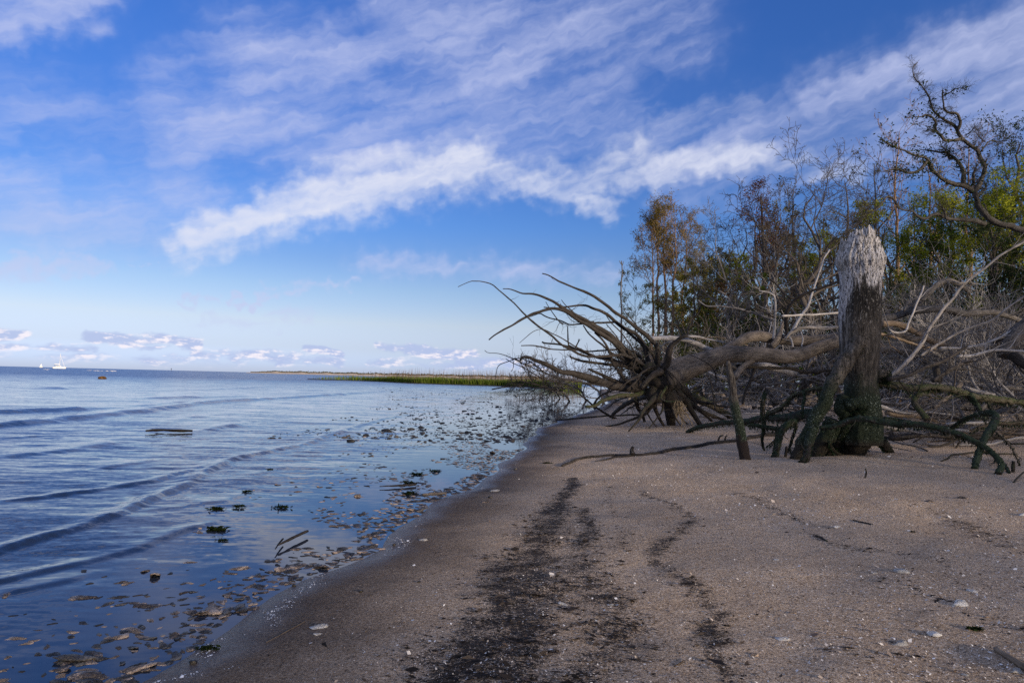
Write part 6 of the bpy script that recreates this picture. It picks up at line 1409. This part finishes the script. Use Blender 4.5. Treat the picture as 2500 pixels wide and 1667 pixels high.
# seaweed clumps
L_WEED = leaf('seaweed', [(.1, (.006, .010, .005)), (.5, (.014, .022, .009)), (.9, (.032, .045, .015))], .15)
WD = [(500, 1170, 34, 'dark green weed clump in the open shallows'), (548, 1164, 26, 'smaller weed clump right of the dark green one'), (646, 1166, 30, 'weed clump near the middle of the shallows'), (500, 1218, 44, 'thin raft of weed drifting in the left shallows'), (512, 1242, 22, 'weed scrap below the thin raft'), (940, 1135, 34, 'weed clump beside the pointed stick'), (940, 1110, 26, 'low weed mat above the pointed stick'),
      (958, 1090, 26, 'weed clump in the shell drift, farther than the pointed stick'), (1000, 1083, 22, 'weed scrap by the shell drift'), (620, 1079, 16, 'lone weed scrap in the waves'), (570, 1130, 22, 'weed scrap between the waves and shells'), (480, 1491, 40, 'green weed patch on the wet sand at the lower left'), (1255, 1064, 16, 'olive weed scrap on the sand below the root fan'), (2240, 1446, 34, 'dark weed scrap on the sand in the lower right'), (2095, 1222, 12, 'tiny weed scrap right of the white oyster')]
for i, (u, v, w, lb) in enumerate(WD):
    q = flat(u * 1.0629, v * 1.0629); q = q if shore_x(q[1]) > q[0] else G(u * 1.0629, v * 1.0629); d = float((q - EYE) @ fw); s = w * d / F
    r2 = np.random.default_rng(200 + i); n = 90; c = q + r2.normal(0, 1, (n, 3)) * np.array([.28, .16, .06]) * s; c[:, 2] = q[2] + np.abs(r2.normal(0, .07, n)) * s + .004
    V, Q = rhombs(c, .16 * s, .5, .75, r=r2); a = Part(); a.add(V, Q); tag(a.build('seaweed', L_WEED, None, False), lb, 'seaweed')

# ------------------------------------------------------------------ shells on the dry sand
WS = [(2078, 1313, 38, 'large white oyster shell with a dark scar on the right hand sand'), (2212, 1386, 44, 'flat frilled white shell, nearer than the scarred oyster'), (2212, 1144, 24, 'arched tan shell standing on edge on the right hand sand'), (2136, 1152, 22, 'lilac white shell left of the arched tan one'), (2352, 1182, 22, 'pale pink shell at the right edge'),
      (2237, 1358, 22, 'cream shell above the flat frilled one'), (2150, 1456, 34, 'pale curled shell left of the dark weed scrap'), (2075, 1478, 36, 'long pale razor like shell near the bottom right'), (1802, 1468, 30, 'small cream arched shell low in the middle of the sand'), (1820, 1408, 20, 'tan shell sliver above the small cream arched one'), (1732, 1504, 26, 'grey bar shaped shell low on the sand'),
      (975, 1240, 20, 'round cream shell on damp sand near the water'), (1118, 1153, 16, 'round grey pebble like shell on damp sand'), (1142, 1127, 20, 'white sliver shell on damp sand with a dark pebble beside it'), (737, 1440, 40, 'pale translucent shell on wet sand at lower left'), (734, 1456, 16, 'white chip below the translucent shell'), (1297, 1389, 22, 'white shell chip lying in the dark debris'), (1404, 1389, 14, 'white chip at the right margin of the dark debris'), (1306, 1246, 14, 'small orange shell in the dark debris'),
      (2340, 1540, 30, 'white shell close to the bottom right corner'), (2360, 1580, 26, 'second white shell at the bottom right corner'), (1925, 1210, 18, 'pink white chip in the middle of the sand'), (2010, 1346 - 30, 14, 'cream chip left of the scarred oyster'), (2220, 1570 - 20, 16, 'white chip near the lower edge right of the razor like shell'), (1785, 1285, 14, 'oval pink chip in the middle right sand')]
for i, (u, v, w, lb) in enumerate(WS):
    q = G(u * 1.0629, v * 1.0629); d = float((q - EYE) @ fw); s = w * 1.0629 * d / F
    me = protoW[i % 6] if ('tan' not in lb and 'orange' not in lb and 'grey' not in lb) else protoL[i % 8]
    place('white_shell' if me in protoW else 'tan_shell', me, lb, 'shell', q[0], q[1], q[2] - .02 * s, s, rng.uniform(-.6, .6), (rng.uniform(-.15, .35), rng.uniform(-.2, .2)))
# dark pebbles by the water
for i, (u, v, w, lb) in enumerate([(962, 1337, 8, 'dark pebble alone on the damp sand'), (829, 1359, 10, 'dark pebble left of the lone one, nearer the water'), (443, 1523, 18, 'brown lump on the wet sand at lower left'), (1126, 1143, 10, 'dark pebble touching the white sliver shell'), (1184, 1078, 8, 'dark pebble far up the damp sand'), (905, 1252, 8, 'black pebble at the edge of the foam'), (675, 1345 - 0, 9, 'black pebble in the wash by the sand')]):
    q = G(u * 1.0629, v * 1.0629); d = float((q - EYE) @ fw); s = w * 1.0629 * d / F; V, Q = lump_mesh((q[0], q[1], q[2] + .2 * s), (.5 * s, .42 * s, .42 * s), 70 + i, 12, .3); a = Part(); a.add(V, Q); tag(a.build('pebble', M_SHELLD, None), lb, 'pebble')
# crushed shell: thousands of flakes
def on_sand(n, r_, y0=2.2, y1=22, omin=.35):
    yq = y0 * (y1 / y0) ** r_.random(n); xq = shore_x(yq) + omin + r_.random(n) * (.80 * yq + 2.0 - 0 * yq)
    k = np.abs(xq) < .80 * yq + .3; return xq[k], yq[k]
def flakes(x, y, s, r_, asp=.6, tilt=.35, lift=.25):
    n = len(x); a = r_.random(n) * 6.283; ux = np.stack([np.cos(a), np.sin(a), r_.normal(0, tilt, n)], 1); uy = np.stack([-np.sin(a), np.cos(a), r_.normal(0, tilt, n)], 1)
    c = np.stack([x, y, ground(x, y) + s * lift], 1); s = s[:, None]; k = asp * (.6 + .8 * r_.random((n, 1)))
    V = np.stack([c - ux * s, c - uy * s * k, c + ux * s * .9, c + uy * s * k * .8], 1).reshape(-1, 3); return V, np.arange(4 * n).reshape(n, 4)
r_ = np.random.default_rng(99); x, y = on_sand(95000, r_)
k = r_.random(len(x)) < np.clip(.30 + .7 * fbm(v3(x * .8, y * .8, 2), 3) + .25 * (x > 1.2), .06, 1) * np.clip((x - shore_x(y) - .3) / 2.0, .05, 1); x, y = x[k], y[k]
V, Q = flakes(x, y, np.exp(r_.normal(-5.75, .5, len(x))) * (1 + .07 * y), r_)
M_FLK = island('shell_flakes', [(0.05, (.22, .17, .13)), (.35, (.46, .39, .33)), (.75, (.66, .62, .58)), (.97, (.75, .74, .73))], .5, .4)
a = Part(); a.add(V, Q); tag(a.build('shell_grit', M_FLK, None, False), 'crushed white shell scattered over the sand', 'shell grit', kind='stuff')
x, y = on_sand(26000, r_); k = r_.random(len(x)) < np.clip((x - shore_x(y) - .5) / 1.5, .05, 1); x, y = x[k], y[k]
V, Q = flakes(x, y, np.exp(r_.normal(-5.7, .5, len(x))) * (1 + .05 * y), r_, .5)
a = Part(); a.add(V, Q); tag(a.build('dark_grit', island('dark_flakes', [(0.05, (.02, .016, .013)), (.6, (.07, .05, .038)), (.97, (.16, .11, .08))], .7, .2), None, False), 'dark crumbs of wood and shell scattered over the sand', 'grit', kind='stuff')
# washed up plant litter: fibres and flakes following the dark streaks
r_ = np.random.default_rng(123); x, y = on_sand(130000, r_, 2.2, 9, .4); dn = wrack(x, y)
k = r_.random(len(x)) < np.clip(dn * 1.0, 0, .9) * np.clip(.55 + 1.0 * fbm(v3(x * 6, y * 14, 1), 3), .03, 1) + .004; x, y = x[k], y[k]; n = len(x)
L_ = np.exp(r_.normal(-4.65, .5, n)); an = r_.normal(0, .5, n) + (r_.random(n) < .5) * np.pi
dx = np.stack([np.cos(an), np.sin(an), r_.normal(0, .15, n)], 1) * L_[:, None]; c = np.stack([x, y, ground(x, y) + .003 + .016 * r_.random(n) ** 2 * (dn[k] > .4)], 1)
pr = np.stack([-np.sin(an), np.cos(an), r_.normal(0, .5, n)], 1) * (L_ * r_.uniform(.08, .35, n))[:, None]
V = np.stack([c - dx, c + pr, c + dx, c - pr], 1).reshape(-1, 3)
M_LIT = island('plant_litter', [(0.05, (.008, .007, .007)), (.6, (.022, .018, .017)), (.93, (.055, .042, .034)), (1, (.14, .11, .08))], .85, .15)
a = Part(); a.add(V, np.arange(4 * n).reshape(n, 4)); tag(a.build('wrack_litter', M_LIT, None, False), 'dark shredded plant litter lying in streaks on the sand', 'plant litter', kind='stuff')
# foam and sparkle along the edge of the water
r_ = np.random.default_rng(321); n = 9000; y = 2.3 * (20 / 2.3) ** r_.random(n); w = np.abs(fbm(v3(y * 3.1, 0, 4), 3)) * .16
x = shore_x(y) + .02 + w * 1.1 + r_.normal(0, .012, n) * (1 + 3 * r_.random(n)); c = r_.random(n) < np.clip(.25 + fbm(v3(x * 5, y * 3, 2), 3), .02, 1); x, y = x[c], y[c]
V, Q = flakes(x, y, np.exp(r_.normal(-6.0, .5, len(x))), r_, .7, .2, .3); a = Part(); a.add(V, Q); tag(a.build('foam', M_FOAM, None, False), 'thin broken line of foam where the water meets the sand', 'foam', kind='stuff')
